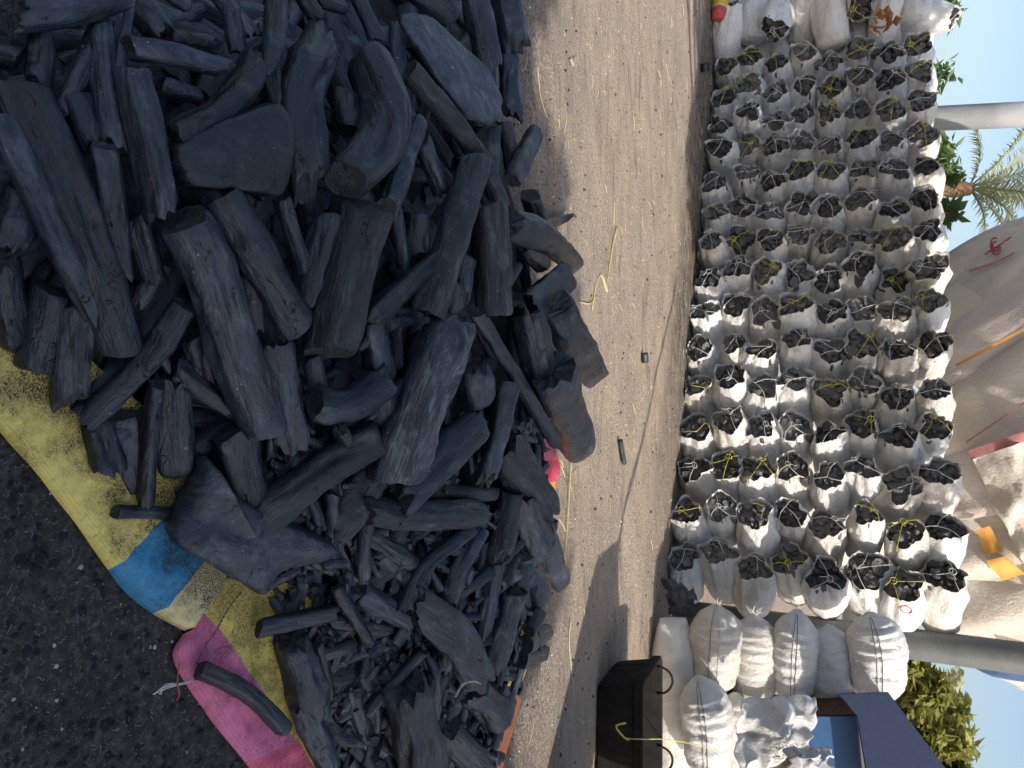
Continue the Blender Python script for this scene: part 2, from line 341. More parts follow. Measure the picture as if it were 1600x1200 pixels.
# ------------------------------------------------------------------ ground sheets under the pile
def sheetmat(name, bands, tbands=None, dirt=0.7):
    """bands: colours along the sheet's length (lc.x 0..1); tbands: across (lc.y 0..1) up to where the first cloth ends"""
    s = NT(name); c = s.coord('lc'); sx = s.n('SeparateXYZ', {0: c}); ob = s.coord()
    wob = s.math('MULTIPLY', s.math('SUBTRACT', s.noise(ob, 6, 3), 0.5), 0.03)
    col = s.ramp(s.math('ADD', sx.outputs[0], wob), bands, 'CONSTANT')
    if tbands: col = s.mix(s.ramp(s.math('ADD', sx.outputs[1], wob), tbands, 'CONSTANT'), col, (0.90, 0.70, 0.16))
    # scuffed print: thread colour shows through
    sp = s.noise(s.map(ob, (1, 1, 1)), 190, 4, 0.7, 1.0)
    col = s.mix(s.ramp(sp, [(0.57, 0.0), (0.62, 0.35)]), col, (0.66, 0.58, 0.30))
    weave = s.n('TexWave', {'Vector': s.map(c, (1, 0.36, 1)), 'Scale': 42.0, 'Distortion': 1.0, 'Detail': 2.0}, wave_profile='SAW', bands_direction='Y').outputs[1]
    weave2 = s.n('TexWave', {'Vector': c, 'Scale': 38.0, 'Distortion': 1.0}, bands_direction='X').outputs[1]
    col = s.mix(s.math('MULTIPLY', s.ramp(weave, [(0.0, 1.0), (0.25, 0.0)]), 0.34), col, (0.10, 0.09, 0.06))
    d = s.math('ADD', s.math('MULTIPLY', sx.outputs[1], 0.34), s.math('MULTIPLY', s.noise(ob, 13, 6, 0.78), 0.95))
    dm = s.ramp(d, [(0.45, 0.0), (0.56, dirt*0.6), (0.67, min(1, dirt*1.4))])
    dm = s.math('MULTIPLY', dm, s.ramp(s.noise(ob, 300, 4, 0.8), [(0.40, 0.15), (0.55, 1.0)]))
    col = s.mix(dm, col, (0.022, 0.021, 0.02))
    n = s.bump(s.math('ADD', s.math('MULTIPLY', weave, 0.12), s.math('ADD', s.math('MULTIPLY', weave2, 0.1), s.math('MULTIPLY', s.noise(ob, 7, 3, 0.5), 1.6))), 0.35, 0.01)
    return s.fin(col, 0.62, n, Specular_IOR_Level=0.3)
YEL = (0.90, 0.73, 0.20); PALE = (0.88, 0.76, 0.38); BLU = (0.045, 0.29, 0.52); PNK = (0.78, 0.16, 0.30); ORG = (0.72, 0.24, 0.10)
def sheet(name, outer, inner, mat, roll=0.012, nS=90, nT=22, lift=0.012, extra=None):
    O = catmull([at_z(x, y, 0.012) for x, y in outer], nS); I = catmull([at_z(x, y, 0.02) for x, y in inner], nS)
    v = []; lc = []
    for i in range(nS):
        for j in range(nT):
            t = j/(nT-1); p = O[i].lerp(I[i], t)
            w = 0.010*nz(p.x*7, p.y*7, 2)+0.006*nz(p.x*19, p.y*19, 4)+0.010*(1-3*abs(nz(p.x*5+2, p.y*5, 7)))
            z = lift+0.5*abs(w)+w*0.6+0.012+0.75*max(0, H(p.x, p.y)-0.03)*sstep(0.3, 1, t)
            e = min(t, 0.12)/0.12                                    # folded hem lifts a little then dips to the ground
            z = z*sstep(0, 1, e*0.9+0.1)+roll*math.sin(math.pi*min(1, t/0.16))
            p = Vector((p.x, p.y, max(z, ground_z(p.x, p.y)+0.006)))
            if extra: p = extra(p, i/(nS-1), t)
            v.append(p); lc.append((i/(nS-1), t, 0))
    f = [(i*nT+j, i*nT+j+1, (i+1)*nT+j+1, (i+1)*nT+j) for i in range(nS-1) for j in range(nT-1)]
    c = sum(v, Vector())/len(v)
    o = link(name, mesh(name, [p-c for p in v], f, mat, True, lc), None, c)
    sm = o.modifiers.new('thickness', 'SOLIDIFY'); sm.thickness = 0.003; sm.offset = -1
    return o, v, nT
m1 = sheetmat('yellow_printed_sheet', [(0, YEL), (0.60, BLU), (0.83, PALE)])
s1, sv1, sn1 = sheet('ground_sheet', [(-80, 575), (0, 672), (60, 742), (130, 832), (195, 920), (243, 958), (292, 986)], [(0, 470), (80, 540), (150, 600), (250, 690), (320, 770), (345, 840), (352, 906)], m1, 0.004)
tag(s1, 'yellow woven plastic sheet with a blue patch, edge folded on black dust', 'sheet')
mb = MB()
def stitch(mb, pts, r=0.0022):
    path = catmull(pts, 60)
    for k in range(0, 58, 3): mb.tube([path[k]+Vector((0, 0, .004)), path[k+1]+Vector((0, 0, .006)), path[k+2]+Vector((0, 0, .003))], r, 4)
m2 = sheetmat('pink_printed_sheet', [(0, PNK), (0.10, (0.78, 0.20, 0.36)), (0.7, (0.78, 0.12, 0.22))], [(0, 0.0), (0.33, 1.0)], 0.6)
s2, sv2, sn2 = sheet('ground_sheet', [(288, 992), (272, 1032), (318, 1108), (392, 1205), (440, 1262)], [(365, 890), (470, 930), (540, 1040), (600, 1130), (660, 1250)], m2, 0.012, lift=0.004)
tag(s2, 'pink and yellow woven plastic sheet with rolled pink hem near the bottom edge', 'sheet')
def on_sheet(x, y, dz=0.01):
    p = at_z(x, y, 0.02); d = (Vector((0, 0, EYE))-p).normalized(); return p+d*dz
mb = MB(); stitch(mb, [on_sheet(*q, 0.02) for q in ((374, 925), (352, 955), (335, 985), (318, 1010), (305, 1036))])
o = link('seam_stitching', mb.mesh('seam_stitching', M['thread'])); o.parent = s2; o.location = -s2.location
mb = MB(); mb.tube(catmull([on_sheet(*q, .03) for q in ((280, 1036), (278, 1052), (277, 1068), (280, 1085), (276, 1095))], 16), [0.002]*12+[0.0012]*4, 5)
for kk in range(9):
    jt = lambda s_: R.uniform(-s_, s_)
    mb.tube(catmull([on_sheet(306, 1062, .025), on_sheet(285+jt(3), 1068+jt(2), .025+jt(.006)), on_sheet(262+jt(6), 1072+jt(4), .022+jt(.006)), on_sheet(245+jt(9), 1080+jt(6), .016)], 12), .0008, 4, 1)
o = link('frayed_thread', mb.mesh('frayed_thread', [M['red_print'], M['twine_w']])); o.parent = s2; o.location = -s2.location
m3 = sheetmat('far_printed_sheet', [(0, PNK), (0.18, (0.72, 0.08, 0.16)), (0.30, (0.75, 0.42, 0.06)), (0.5, YEL), (0.75, ORG)], None, 0.25)
s3, _, _ = sheet('ground_sheet', [(858, 600), (868, 690), (874, 730), (868, 765), (860, 820), (850, 900), (832, 1000), (812, 1100), (794, 1170), (768, 1280)], [(790, 600), (790, 690), (795, 730), (790, 765), (785, 820), (770, 900), (750, 1000), (720, 1100), (700, 1170), (670, 1280)], m3, 0.006)
tag(s3, 'pink, yellow and orange sheet edge showing along the far side of the charcoal pile', 'sheet')

# ------------------------------------------------------------------ charcoal
def mound():
    n = 86; v = []; f = []; idx = {}
    for j in range(GNY):
        for i in range(GNX):
            if HG[j][i] > -0.06:
                x, y = GX0+i*GS, GY0+j*GS; d = HG[j][i]
                z = H(x, y)-0.13+0.03*nz(x*9, y*9, 2) if d > 0.03 else -0.02
                idx[(i, j)] = len(v); v.append((x, y, z))
    for j in range(GNY-1):
        for i in range(GNX-1):
            q = [(i, j), (i+1, j), (i+1, j+1), (i, j+1)]
            if all(k in idx for k in q): f.append(tuple(idx[k] for k in q))
    o = link('charcoal_fines', mesh('charcoal_fines', v, f, M['dust'])); tag(o, 'black charcoal fines filling the bottom of the log pile', 'charcoal dust', kind='stuff')
mound()

def log(mb, pts, rads, seed, n=24, m=30, flat=1.0, face=None, ends=('cut', 'broken'), crack=1, knots=1, lump=0.13, mi=0):
    r0 = random.Random(seed); path = catmull(pts, m); L = sum((path[i+1]-path[i]).length for i in range(m-1))
    face = face or Vector((0, -0.5, 0.9)); rm = max(rads)
    tilt = [Vector((r0.uniform(-1, 1), r0.uniform(-1, 1))) for _ in (0, 1)]
    kn = [(r0.uniform(.15, .85), r0.uniform(-1.6, 1.6), r0.uniform(.3, .55)*rm, r0.uniform(.12, .30)) for _ in range(knots)]
    cr = [(r0.uniform(-1.4, 1.4), r0.uniform(-.8, .8), r0.uniform(0, .4), r0.uniform(.6, 1.0), r0.uniform(.10, .17)) for _ in range(crack)]
    v = []; lc = []; s = 0; so = seed*3.7; rings = []
    nf = r0.choice([3, 4, 5, 5, 6]); fo = r0.uniform(0, 6.28); fa = r0.uniform(.1, .5) if n > 12 else .3; rg = r0.choice([0, 0, .012, .025])
    sq = r0.uniform(0, .5) if flat < .8 else r0.uniform(0, .16)
    for i, p in enumerate(path):
        if i: s += (p-path[i-1]).length
        u = i/(m-1); t = (path[min(i+1, m-1)]-path[max(i-1, 0)]).normalized()
        N = (face-t*face.dot(t)); N = N.normalized() if N.length > .05 else t.orthogonal().normalized(); B = t.cross(N)
        k = u*(len(rads)-1); ki = min(int(k), len(rads)-2); rad = rads[ki]*(1-k+ki)+rads[ki+1]*(k-ki)
        for e in (0, 1):
            de = (s if e == 0 else L-s)/rm
            if ends[e] == 'round' and de < 0.9: rad *= math.sqrt(max(0.03, 1-(1-de/0.9)**2))
            elif ends[e] == 'taper' and de < 3: rad *= 0.25+0.75*de/3
            elif de < 0.22: rad *= 0.90+0.10*de/0.22
        ring = []
        for q in range(n):
            a = 2*math.pi*q/n; ca, sa = math.cos(a), math.sin(a)
            g = 1+lump*1.1*nz(ca*1.1+so, sa*1.1, s/rm*0.22)+lump*0.8*nz(ca*2.3+so, sa*2.3+5, s/rm*0.6)+lump*0.32*nz(ca*5+so, sa*5, s/rm*1.7)
            sec = 2*math.pi/nf; aa = ((a+fo+.25*nz(s/rm*.25, so)) % sec)-sec/2; g *= 1-fa+fa*(1.16*math.cos(sec/2)/math.cos(aa) if nf > 3 else 1.35*math.cos(sec/2)/math.cos(aa)*.9+.18)
            if rg: g += rg*math.sin(a*13+4*nz(s/rm*.4, so, 3))
            if sq: g *= 1+sq*0.55*(ca*ca*sa*sa*4-0.5)
            for (ks, ka, kr, kh) in kn:
                dd = ((s-ks*L)/kr)**2+((a+math.pi-ka) % (2*math.pi)-math.pi)**2*(rm/kr)**2
                g += kh*math.exp(-dd)-0.6*kh*math.exp(-dd*7)
            for (c0, c1, cs, ce, cw) in cr:
                if cs < u < ce:
                    da = (a-(c0+c1*(u-.5)+0.22*nz(u*7, so))+math.pi) % (2*math.pi)-math.pi
                    g -= 0.30*math.exp(-(da/cw)**2)*math.sin(math.pi*(u-cs)/(ce-cs))
            off = 0
            for e in (0, 1):
                de = (s if e == 0 else L-s)
                if de < rm*0.8:
                    fall = (1-de/(rm*0.8))*(1 if e else -1)
                    am = {'broken': 0.75, 'cut': 0.10, 'round': 0, 'taper': .15}[ends[e]]
                    off += fall*am*rm*(0.75*(tilt[e].x*ca+tilt[e].y*sa)+0.9*nz(ca*2.2+so, sa*2.2, 9+e)+0.5*nz(ca*6, sa*6, so))
                    if ends[e] == 'cut': off += fall*rm*0.28*(tilt[e].x*ca+tilt[e].y*sa)
            v.append(p+(N*ca*flat+B*sa)*rad*g+t*off); lc.append((ca*rad*flat, sa*rad, s))
        rings.append((p, t, rad))
    f = [(i*n+q, i*n+(q+1) % n, (i+1)*n+(q+1) % n, (i+1)*n+q) for i in range(m-1) for q in range(n)]
    for e in (0, 1):
        b = (m-1)*n if e else 0; p, t, rad = rings[-1 if e else 0]; sg = 1 if e else -1
        o = len(v); ringv = [v[b+q].copy() for q in range(n)]; cen = sum(ringv, Vector())/n
        for lv, (sc_, dp) in enumerate(((1.0, 0), (0.62, .06), (0.28, .03))):
            for q in range(n):
                w_ = cen.lerp(ringv[q], sc_)
                if lv: w_ = w_+t*sg*rad*((-0.12 if ends[e] != 'round' else .15)+0.26*nz(q*0.7*sc_+so, lv*3.1, e*7)*(1.6 if ends[e] == 'broken' else .6))
                v.append(w_); lc.append((math.cos(2*math.pi*q/n)*rad*sc_, math.sin(2*math.pi*q/n)*rad*sc_, seed*.37+e))
        v.append(cen-t*sg*rad*0.08); lc.append((0, 0, seed*.37+e))
        for lv in (0, 1):
            for q in range(n):
                a_, b_, c_, d_ = o+lv*n+q, o+lv*n+(q+1) % n, o+(lv+1)*n+(q+1) % n, o+(lv+1)*n+q
                f.append((a_, b_, c_, d_) if e else (d_, c_, b_, a_))
        for q in range(n):
            a_, b_, c_ = o+2*n+q, o+2*n+(q+1) % n, o+3*n
            f.append((a_, b_, c_) if e else (c_, b_, a_))
    nside = (m-1)*n
    mb.add(v, f, lc, [0]*nside+[1]*(len(f)-nside))
def chunk(mb, outline, thick, face, seed, dome=0.12):
    """a thick broken slab: outline of world points, extruded away from 'face'"""
    so = seed*1.9; n = 48; P = catmull(outline+[outline[0]], n+1)[:n]
    cl = [outline[int(i*len(outline)/n) % len(outline)] for i in range(n)]
    c = sum(P, Vector())/n; size = sum((p-c).length for p in P)/n; v = []; lc = []
    prof = [(0.90, -1.0), (0.99, -0.75), (1.02, -0.35), (0.99, -0.10), (0.95, 0.0)]+[(0.95*(1-k/7), 0) for k in range(1, 7)]
    for li, (sc_, dz) in enumerate(prof):
        for q in range(n):
            d = P[q]-c; p = c+d*sc_
            p = p+face*thick*dz+face*(dome*size*(1-sc_**2)+0.05*size*nz(p.x*9+so, p.y*9, p.z*9)+0.02*size*nz(p.x*26+so, p.y*26, p.z*26))
            if li < 4: p = p+d.normalized()*size*0.06*nz(q*0.8+so, li*1.3)
            v.append(p); lc.append(((p-c).x, (p-c).y*.8, (p-c).z))
    f = [(l*n+q, l*n+(q+1) % n, (l+1)*n+(q+1) % n, (l+1)*n+q) for l in range(len(prof)-1) for q in range(n)]
    v.append(c+face*dome*size); lc.append((0, 0, 0)); k = (len(prof)-1)*n
    f += [(k+q, k+(q+1) % n, len(v)-1) for q in range(n)]
    v.append(c-face*thick); lc.append((0, 0, 0)); f += [((q+1) % n, q, len(v)-1) for q in range(n)]
    mb.add(v, f, lc)
# each piece: path over the photo, thickness, shape keys, label
# keys: s slab (flat), k knots, K many knots, b bark, r round end, t tapered, c deep crack, B broken both ends, ^ lies on top, v lies deeper, | cut ends
HERO = [
 ([(20,22),(110,12),(190,-12)],52,'^B','thick broken charcoal block in the very top left corner'),
 ([(66,50),(60,142)],40,'v','short upright charcoal log under the top left corner block'),
 ([(165,25),(128,110),(95,180)],32,'kr','slightly bent charcoal stick hanging down from the top left block'),
 ([(-30,75),(30,92)],48,'|','charcoal stub cut off by the top left edge'),
 ([(206,-12),(187,112)],17,'s^','narrow flat charcoal splinter standing left of a horizontal log near the top'),
 ([(212,4),(252,52)],46,'kB','knobbly charcoal lump near the top edge, right of a narrow splinter'),
 ([(200,74),(275,86),(347,106)],36,'k^','horizontal charcoal log sloping gently down, near the top left'),
 ([(258,62),(336,72)],36,'v','short charcoal stub tucked above the horizontal log near the top'),
 ([(262,-10),(298,14)],22,'r','rounded charcoal tip poking in from the top edge left of centre'),
 ([(340,-14),(392,56)],32,'b','rough barked charcoal stick leaning right at the top edge'),
 ([(358,-4),(372,84)],32,'v','dark upright charcoal log under a rough barked stick at the top'),
 ([(272,212),(340,180),(385,128),(396,96)],46,'K^','curved charcoal branch with ring knots, upper left of the big grey block'),
 ([(250,132),(312,152)],28,'v','short charcoal piece wedged above the curved branch with ring knots'),
 ([(205,104),(228,210),(252,330)],56,'^','long dark smooth charcoal log standing left of the big block'),
 ([(158,50),(178,225)],46,'','upright charcoal log left of the long dark smooth one'),
 ([(118,150),(150,232)],44,'v','shadowed charcoal log behind the bent stick at the upper left'),
 ([(25,135),(80,260),(135,390),(188,535)],84,'kc|','longest thick charcoal log slanting down the left side'),
 ([(163,228),(190,430)],42,'s^','flat bluish charcoal slab lying along the longest thick log'),
 ([(2,185),(58,308),(100,400),(146,492)],44,'K^','slender knotty charcoal branch lying across the left side'),
 ([(432,-14),(428,60),(418,118)],36,'t^','charcoal stick tapering downward from the top edge'),
 ([(470,-12),(496,32)],26,'kB','small broken charcoal stub at the top edge right of the tapering stick'),
 ([(500,2),(542,14)],22,'r','small rounded charcoal stub at the top edge above the twisted stump'),
 ([(555,-14),(590,62)],28,'k','short charcoal stick leaning from the top edge towards the curved log'),
 ([(500,70),(474,130),(470,200),(482,292)],66,'kKcB','twisted charcoal stump with side knots left of the big curved log'),
 ([(548,205),(536,150)],44,'|v','round cut charcoal end facing out between stump and curved log'),
 ([(572,90),(602,165),(592,225),(540,282)],76,'c|^','big curved smooth charcoal log with dark cut face near top centre'),
 ([(620,46),(628,130),(645,222)],28,'r','slim charcoal stick with swollen tip right of the big curved log'),
 ([(640,60),(700,128),(750,196)],28,'v','charcoal stick running beneath the large flat slab at the upper right'),
 ([(640,108),(700,180),(750,250),(782,316)],35,'b^','long rough charcoal branch sloping down below the large flat slab'),
 ([(650,192),(602,326)],42,'^|','plain cylindrical charcoal log leaning right, below the big curved log'),
 ([(658,218),(690,300)],32,'v','charcoal stick half hidden behind the plain cylindrical leaning log'),
 ([(762,202),(752,300)],46,'b','upright charcoal log with ribbed end at the pile edge'),
 ([(788,190),(803,270)],27,'v','thin charcoal stick at the right rim, above the one jutting out'),
 ([(836,208),(800,282)],32,'|^','short round charcoal stick jutting out over the dirt lane'),
 ([(655,-20),(712,26)],52,'r','rounded charcoal log end at the top edge, left of the flat slab'),
 ([(740,-10),(765,108)],42,'B','broken upright charcoal log right of the large flat slab'),
 ([(785,-20),(806,80)],46,'','charcoal log at the top edge on the rim of the pile'),
 ([(795,90),(800,180)],34,'v','charcoal log at the rim right of the large flat slab'),
 ([(-2,405),(24,545)],54,'r','smooth charcoal log at the left edge, middle height'),
 ([(78,450),(40,580)],60,'|','thick charcoal log leaning right above the yellow sheet'),
 ([(118,468),(100,630)],60,'b','broad charcoal log with a pale stripe above the yellow sheet'),
 ([(212,336),(240,440)],50,'v','shadowed charcoal log right of the longest thick log'),
 ([(256,408),(214,482)],30,'b','small pale charcoal stick beside the end of the longest log'),
 ([(287,478),(232,560),(140,652)],44,'kK^','long crooked charcoal branch reaching down to the yellow sheet'),
 ([(286,342),(332,440),(366,550),(416,682)],80,'c|^','big bent charcoal log with a long split, left of centre'),
 ([(345,310),(405,410),(467,508)],70,'k|^','thick blue-grey charcoal log right of the long split one'),
 ([(440,308),(468,400),(492,490)],27,'','thin charcoal stick along the right side of the blue-grey log'),
 ([(512,336),(478,470)],58,'c','cracked charcoal log between the blue-grey log and the broad straight one'),
 ([(572,320),(545,430),(515,552)],86,'b|^','broadest straight charcoal log with ridged bark, pile centre'),
 ([(618,326),(632,420)],22,'','thin bluish charcoal stick right of the broadest straight log'),
 ([(650,330),(648,412)],46,'v','shadowed charcoal log right of a thin bluish stick'),
 ([(742,258),(712,350),(665,490)],57,'b|^','long straight rough charcoal log with small holes, right of centre'),
 ([(692,398),(630,450),(575,500)],38,'kr^','bent charcoal branch crossing over the long rough log'),
 ([(763,330),(772,490)],60,'b|^','charcoal log with round split end face and pale rib marks'),
 ([(727,396),(715,470)],42,'','smooth charcoal piece left of the log with rib marks'),
 ([(700,440),(708,490)],46,'r','rounded charcoal knob below the smooth piece right of centre'),
 ([(640,490),(600,505),(560,548)],34,'t','forked charcoal offshoot below the broadest straight log'),
 ([(705,508),(668,610),(614,745)],92,'bKc|^','large pale weathered charcoal log with knots, right of centre'),
 ([(744,488),(800,580),(868,692)],23,'k^','long thin straight charcoal rod near the right rim'),
 ([(735,570),(748,640)],56,'r','rounded charcoal stub right of the large pale weathered log'),
 ([(430,538),(455,692)],58,'sB','split charcoal wedge with a pointed top, centre of pile'),
 ([(488,560),(500,625)],32,'v','small charcoal stub right of the split wedge'),
 ([(575,575),(600,650)],52,'v','dark charcoal log under the large pale weathered log'),
 ([(492,630),(545,632),(600,598)],56,'|^','curved charcoal log with a round dark end, pile centre'),
 ([(148,655),(152,728)],50,'B','broken charcoal block touching the yellow sheet'),
 ([(192,648),(196,772)],40,'st','leaf-shaped flat charcoal piece at the yellow sheet edge'),
 ([(244,600),(234,690),(228,785)],28,'^','straight charcoal stick pointing down at the blue patch'),
 ([(268,600),(276,748)],60,'sr','smooth paddle-shaped charcoal slab above the blue patch'),
 ([(272,572),(382,652)],40,'v','charcoal log lying under the big bent split log'),
 ([(362,672),(392,785)],68,'|','short thick charcoal stump with round face above the giant slab'),
 ([(180,800),(292,803)],22,'k^','thin charcoal stick lying flat on the blue patch'),
 ([(592,680),(520,725),(412,805)],64,'bkc^','heavy charcoal log with forked splintered end, lower centre'),
 ([(588,738),(520,832)],62,'sb','grooved charcoal plank right of the heavy forked log'),
 ([(742,668),(690,715),(618,785)],64,'c^','split hollow charcoal log under the large pale one'),
 ([(795,598),(778,680),(758,752)],36,'K^','knotty charcoal branch near the right rim beside the thin rod'),
 ([(772,772),(668,766)],26,'b','level charcoal stick above the whitish marked log'),
 ([(746,800),(650,806),(566,798)],46,'b^','level charcoal log with whitish peeling marks, lower right'),
 ([(566,832),(645,882)],30,'kB','small charcoal stick with chewed end below the level marked log'),
 ([(592,862),(662,935)],32,'v','charcoal stick lying deeper below the level marked log'),
 ([(738,825),(668,882),(632,952)],28,'^','slim charcoal stick slanting down below the level marked log'),
 ([(752,828),(722,880),(700,942)],30,'','slim charcoal stick parallel to its neighbour, lower right'),
 ([(798,768),(780,872)],42,'b','short barked charcoal log at the lower right rim'),
 ([(404,982),(525,955)],30,'|^','short round charcoal stick resting on the yellow part of the pink sheet'),
 ([(525,918),(577,1006)],21,'^','thin charcoal stick slanting right beside the short round one'),
 ([(556,925),(642,972)],40,'','broad charcoal piece left of the bark fragment, lower area'),
 ([(655,950),(720,1000),(748,1062)],62,'sbB^','ragged flat bark fragment of charcoal, lower right'),
 ([(805,925),(770,1038)],42,'b','long charcoal log at the rim, lower right'),
 ([(775,880),(752,985)],34,'','straight charcoal stick left of the long rim log'),
 ([(445,995),(475,1100)],56,'cB','hollow charcoal piece at the yellow edge near the bottom'),
 ([(496,1005),(515,1085)],20,'^','thin charcoal stick standing near the red cloth scrap'),
 ([(662,1018),(575,1112)],19,'kK^','thin knotty charcoal twig slanting across the lower pile'),
 ([(632,1068),(650,1130),(668,1215)],76,'bcB^','large barked charcoal log at the bottom edge of the pile'),
 ([(312,1045),(385,1082),(446,1140)],28,'kc|^','lone charcoal stick lying on the pink sheet'),
 ([(603,1120),(560,1150)],26,'|','small cut charcoal stub left of the large bottom log'),
 ([(548,1075),(570,1155)],30,'','small charcoal stick left of the cut stub near the bottom'),
 ([(828,305),(846,362)],30,'|','short charcoal stub at the right rim below the jutting stick'),
 ([(846,352),(872,346),(897,335)],15,'t^','small pointed charcoal splinter sticking out at the right rim'),
 ([(795,352),(850,372),(897,412)],42,'r^','rounded charcoal log end overhanging the dirt lane'),
 ([(820,378),(848,416)],34,'v','dark charcoal stub below the overhanging log end'),
 ([(805,408),(772,466)],32,'s','pale flat charcoal piece right of the rib marked log'),
 ([(886,432),(832,482)],60,'sB','blocky charcoal slab at the right rim, middle height'),
 ([(864,474),(895,530),(932,592)],56,'sc^','long cracked charcoal plank leaning on the right rim'),
 ([(822,492),(848,602)],62,'|','thick charcoal log with dark round end under the thin rod'),
 ([(862,580),(905,702)],66,'r^','thick round-ended charcoal log jutting furthest into the lane'),
 ([(790,700),(848,792)],62,'bB','rough charcoal block above the pink sliver of sheet'),
 ([(812,780),(850,868)],52,'B','broken charcoal block at the rim by the yellow sliver'),
 ([(842,832),(866,905)],40,'','charcoal piece with pointed corner at the lower rim'),
 ([(815,860),(842,930)],40,'v','dark charcoal piece behind the pointed corner piece'),
 ([(842,955),(825,985)],28,'|','topmost small dark stub of three at the lower rim'),
 ([(848,985),(822,1008)],28,'|','middle small dark stub of three at the lower rim'),
 ([(842,1018),(815,1030)],28,'|','lowest small dark stub of three at the lower rim'),
 ([(735,1075),(790,1128)],52,'r','rounded charcoal lump beside the orange sheet corner'),
 ([(690,1130),(742,1190)],48,'B','broken charcoal lump right of the large bottom log'),
 ([(455,1085),(500,1190)],40,'B','broken charcoal piece at the yellow edge by the bottom'),
 ([(700,990),(690,1050)],36,'v','charcoal piece under the ragged bark fragment'),
 ([(390,430),(395,500)],46,'v','dark charcoal stub between the bent split log and the blue-grey one'),
 ([(300,520),(318,600)],40,'v','dark charcoal log left of the bent split log'),
 ([(580,505),(588,580)],46,'v','deep shadowed charcoal log below the broadest straight log'),
 ([(420,110),(440,190)],36,'v','shadowed charcoal log above the big grey block'),
 ([(500,250),(580,320)],38,'v','charcoal log under the lower end of the big curved log'),
 ([(40,300),(10,390)],60,'v','dark charcoal log at the left edge behind the knotty branch'),
]
CHUNKS = [
 ([(276,236),(330,196),(378,178),(440,162),(464,215),(448,300),(400,300),(300,292)],0.085,'big grey angular charcoal block at the upper middle of the pile'),
 ([(632,28),(668,24),(700,44),(765,108),(786,160),(770,190),(735,178),(690,120)],0.03,'large flat dark charcoal slab at the upper right of the pile'),
 ([(276,850),(300,790),(334,728),(372,778),(420,806),(480,836),(532,862),(505,880),(440,893),(415,932),(380,915),(330,885)],0.09,'giant wedge-shaped charcoal slab overhanging the sheet seam'),
]
def wr(p, wpx): return wpx*(p-Vector((0, 0, EYE))).dot(FWD)/FOC*0.5
CH = []     # (object, centre px, label, length, radius)
def finish_log(mb, mats, label):
    c = sum(mb.v, Vector())/len(mb.v); mb.v = [p-c for p in mb.v]
    o = link('charcoal_log', mb.mesh('charcoal_log', [mats, M['char_end']]), None, c)
    tag(o, label, 'charcoal', 'charcoal logs in the heap'); return o
TOCAM = Vector((0, 0, EYE))
for hi, (px, wd, key, lab) in enumerate(HERO):
    lift = 0.03 if '^' in key else (-0.062 if 'v' in key else -0.010)
    P = []
    for (x, y) in px:
        p = hit(x, y, lift); r = wr(p, wd)
        p = hit(x, y, max(lift+r*0.55, 0.0)); P.append(p)
    for p in P: p.z = max(p.z, 0.02+wr(p, wd)*0.8)
    r = wr(sum(P, Vector())/len(P), wd)
    rr = random.Random(hi); rads = [r*rr.uniform(.9, 1.08) for _ in range(4)]
    if 't' in key: ends = ('cut', 'taper')
    elif 'r' in key: ends = ('broken', 'round')
    elif '|' in key: ends = ('cut', 'cut')
    elif 'B' in key: ends = ('broken', 'broken')
    else: ends = ('cut', 'broken')
    mid = sum(P, Vector())/len(P); face = (TOCAM-mid).normalized()
    face = (face+Vector((rr.uniform(-.25, .25), rr.uniform(-.25, .25), rr.uniform(-.1, .3)))).normalized()
    mb = MB(); fl = 0.42 if 's' in key else rr.uniform(.82, 1.0)
    L = sum((P[i+1]-P[i]).length for i in range(len(P)-1))
    kn = 4 if 'K' in key else (1 if 'k' in key else (1 if rr.random() < .25 else 0))
    log(mb, P, rads, hi+1, 34, max(14, min(44, int(L/r*3.2)+8)), fl, face, ends, 2 if 'c' in key else (1 if rr.random() < .55 else 0), kn, 0.2 if 'B' in key else (0.15 if 'b' in key else 0.11))
    if hi == [h[3] for h in HERO].index('heavy charcoal log with forked splintered end, lower centre'):
        q = hit(545, 705, .06); log(mb, [q, hit(535, 672, .08)], [r*.45, r*.3], 991, 16, 10, 1, face, ('cut', 'broken'), 0, 0, .2)
    if 'forked charcoal offshoot' in lab:
        q = hit(600, 505, .03); log(mb, [q, hit(645, 500, .04)], [r*.8, r*.55], 993, 16, 10, 1, face, ('cut', 'broken'), 0, 0, .2)
    if 'crooked charcoal branch' in lab:
        log(mb, [hit(245, 548, .04), hit(262, 575, .03)], [r*.55, r*.3], 992, 14, 8, 1, face, ('cut', 'broken'), 0, 0, .2)
    o = finish_log(mb, M['char_bark'] if 'b' in key else M['char'], lab)
    CH.append((o, [proj(p) for p in P], lab, L, r))
for ci, (ol, th, lab) in enumerate(CHUNKS):
    P = [hit(x, y, 0.075 if ci != 2 else 0.10) for x, y in ol]
    if ci == 2: P = [Vector((p.x, p.y, max(p.z, .09))) for p in P]
    mb = MB(); cc = sum(P, Vector())/len(P); face = Vector((0, 0, 0))
    for i in range(len(P)): a = P[i]-cc; b = P[(i+1) % len(P)]-cc; face += a.cross(b)
    face.normalize()
    if face.dot(TOCAM-cc) < 0: face = -face
    P = [p-face*(p-cc).dot(face)*0.25 for p in P]
    if (P[0]-cc).cross(P[1]-cc).dot(face) < 0: P.reverse()
    chunk(mb, P, th, face, ci+5, 0.10 if ci != 1 else 0.02)
    o = finish_log(mb, M['char'], lab); o.name = 'charcoal_block'
    CH.append((o, [proj(cc)], lab, .3, .1))

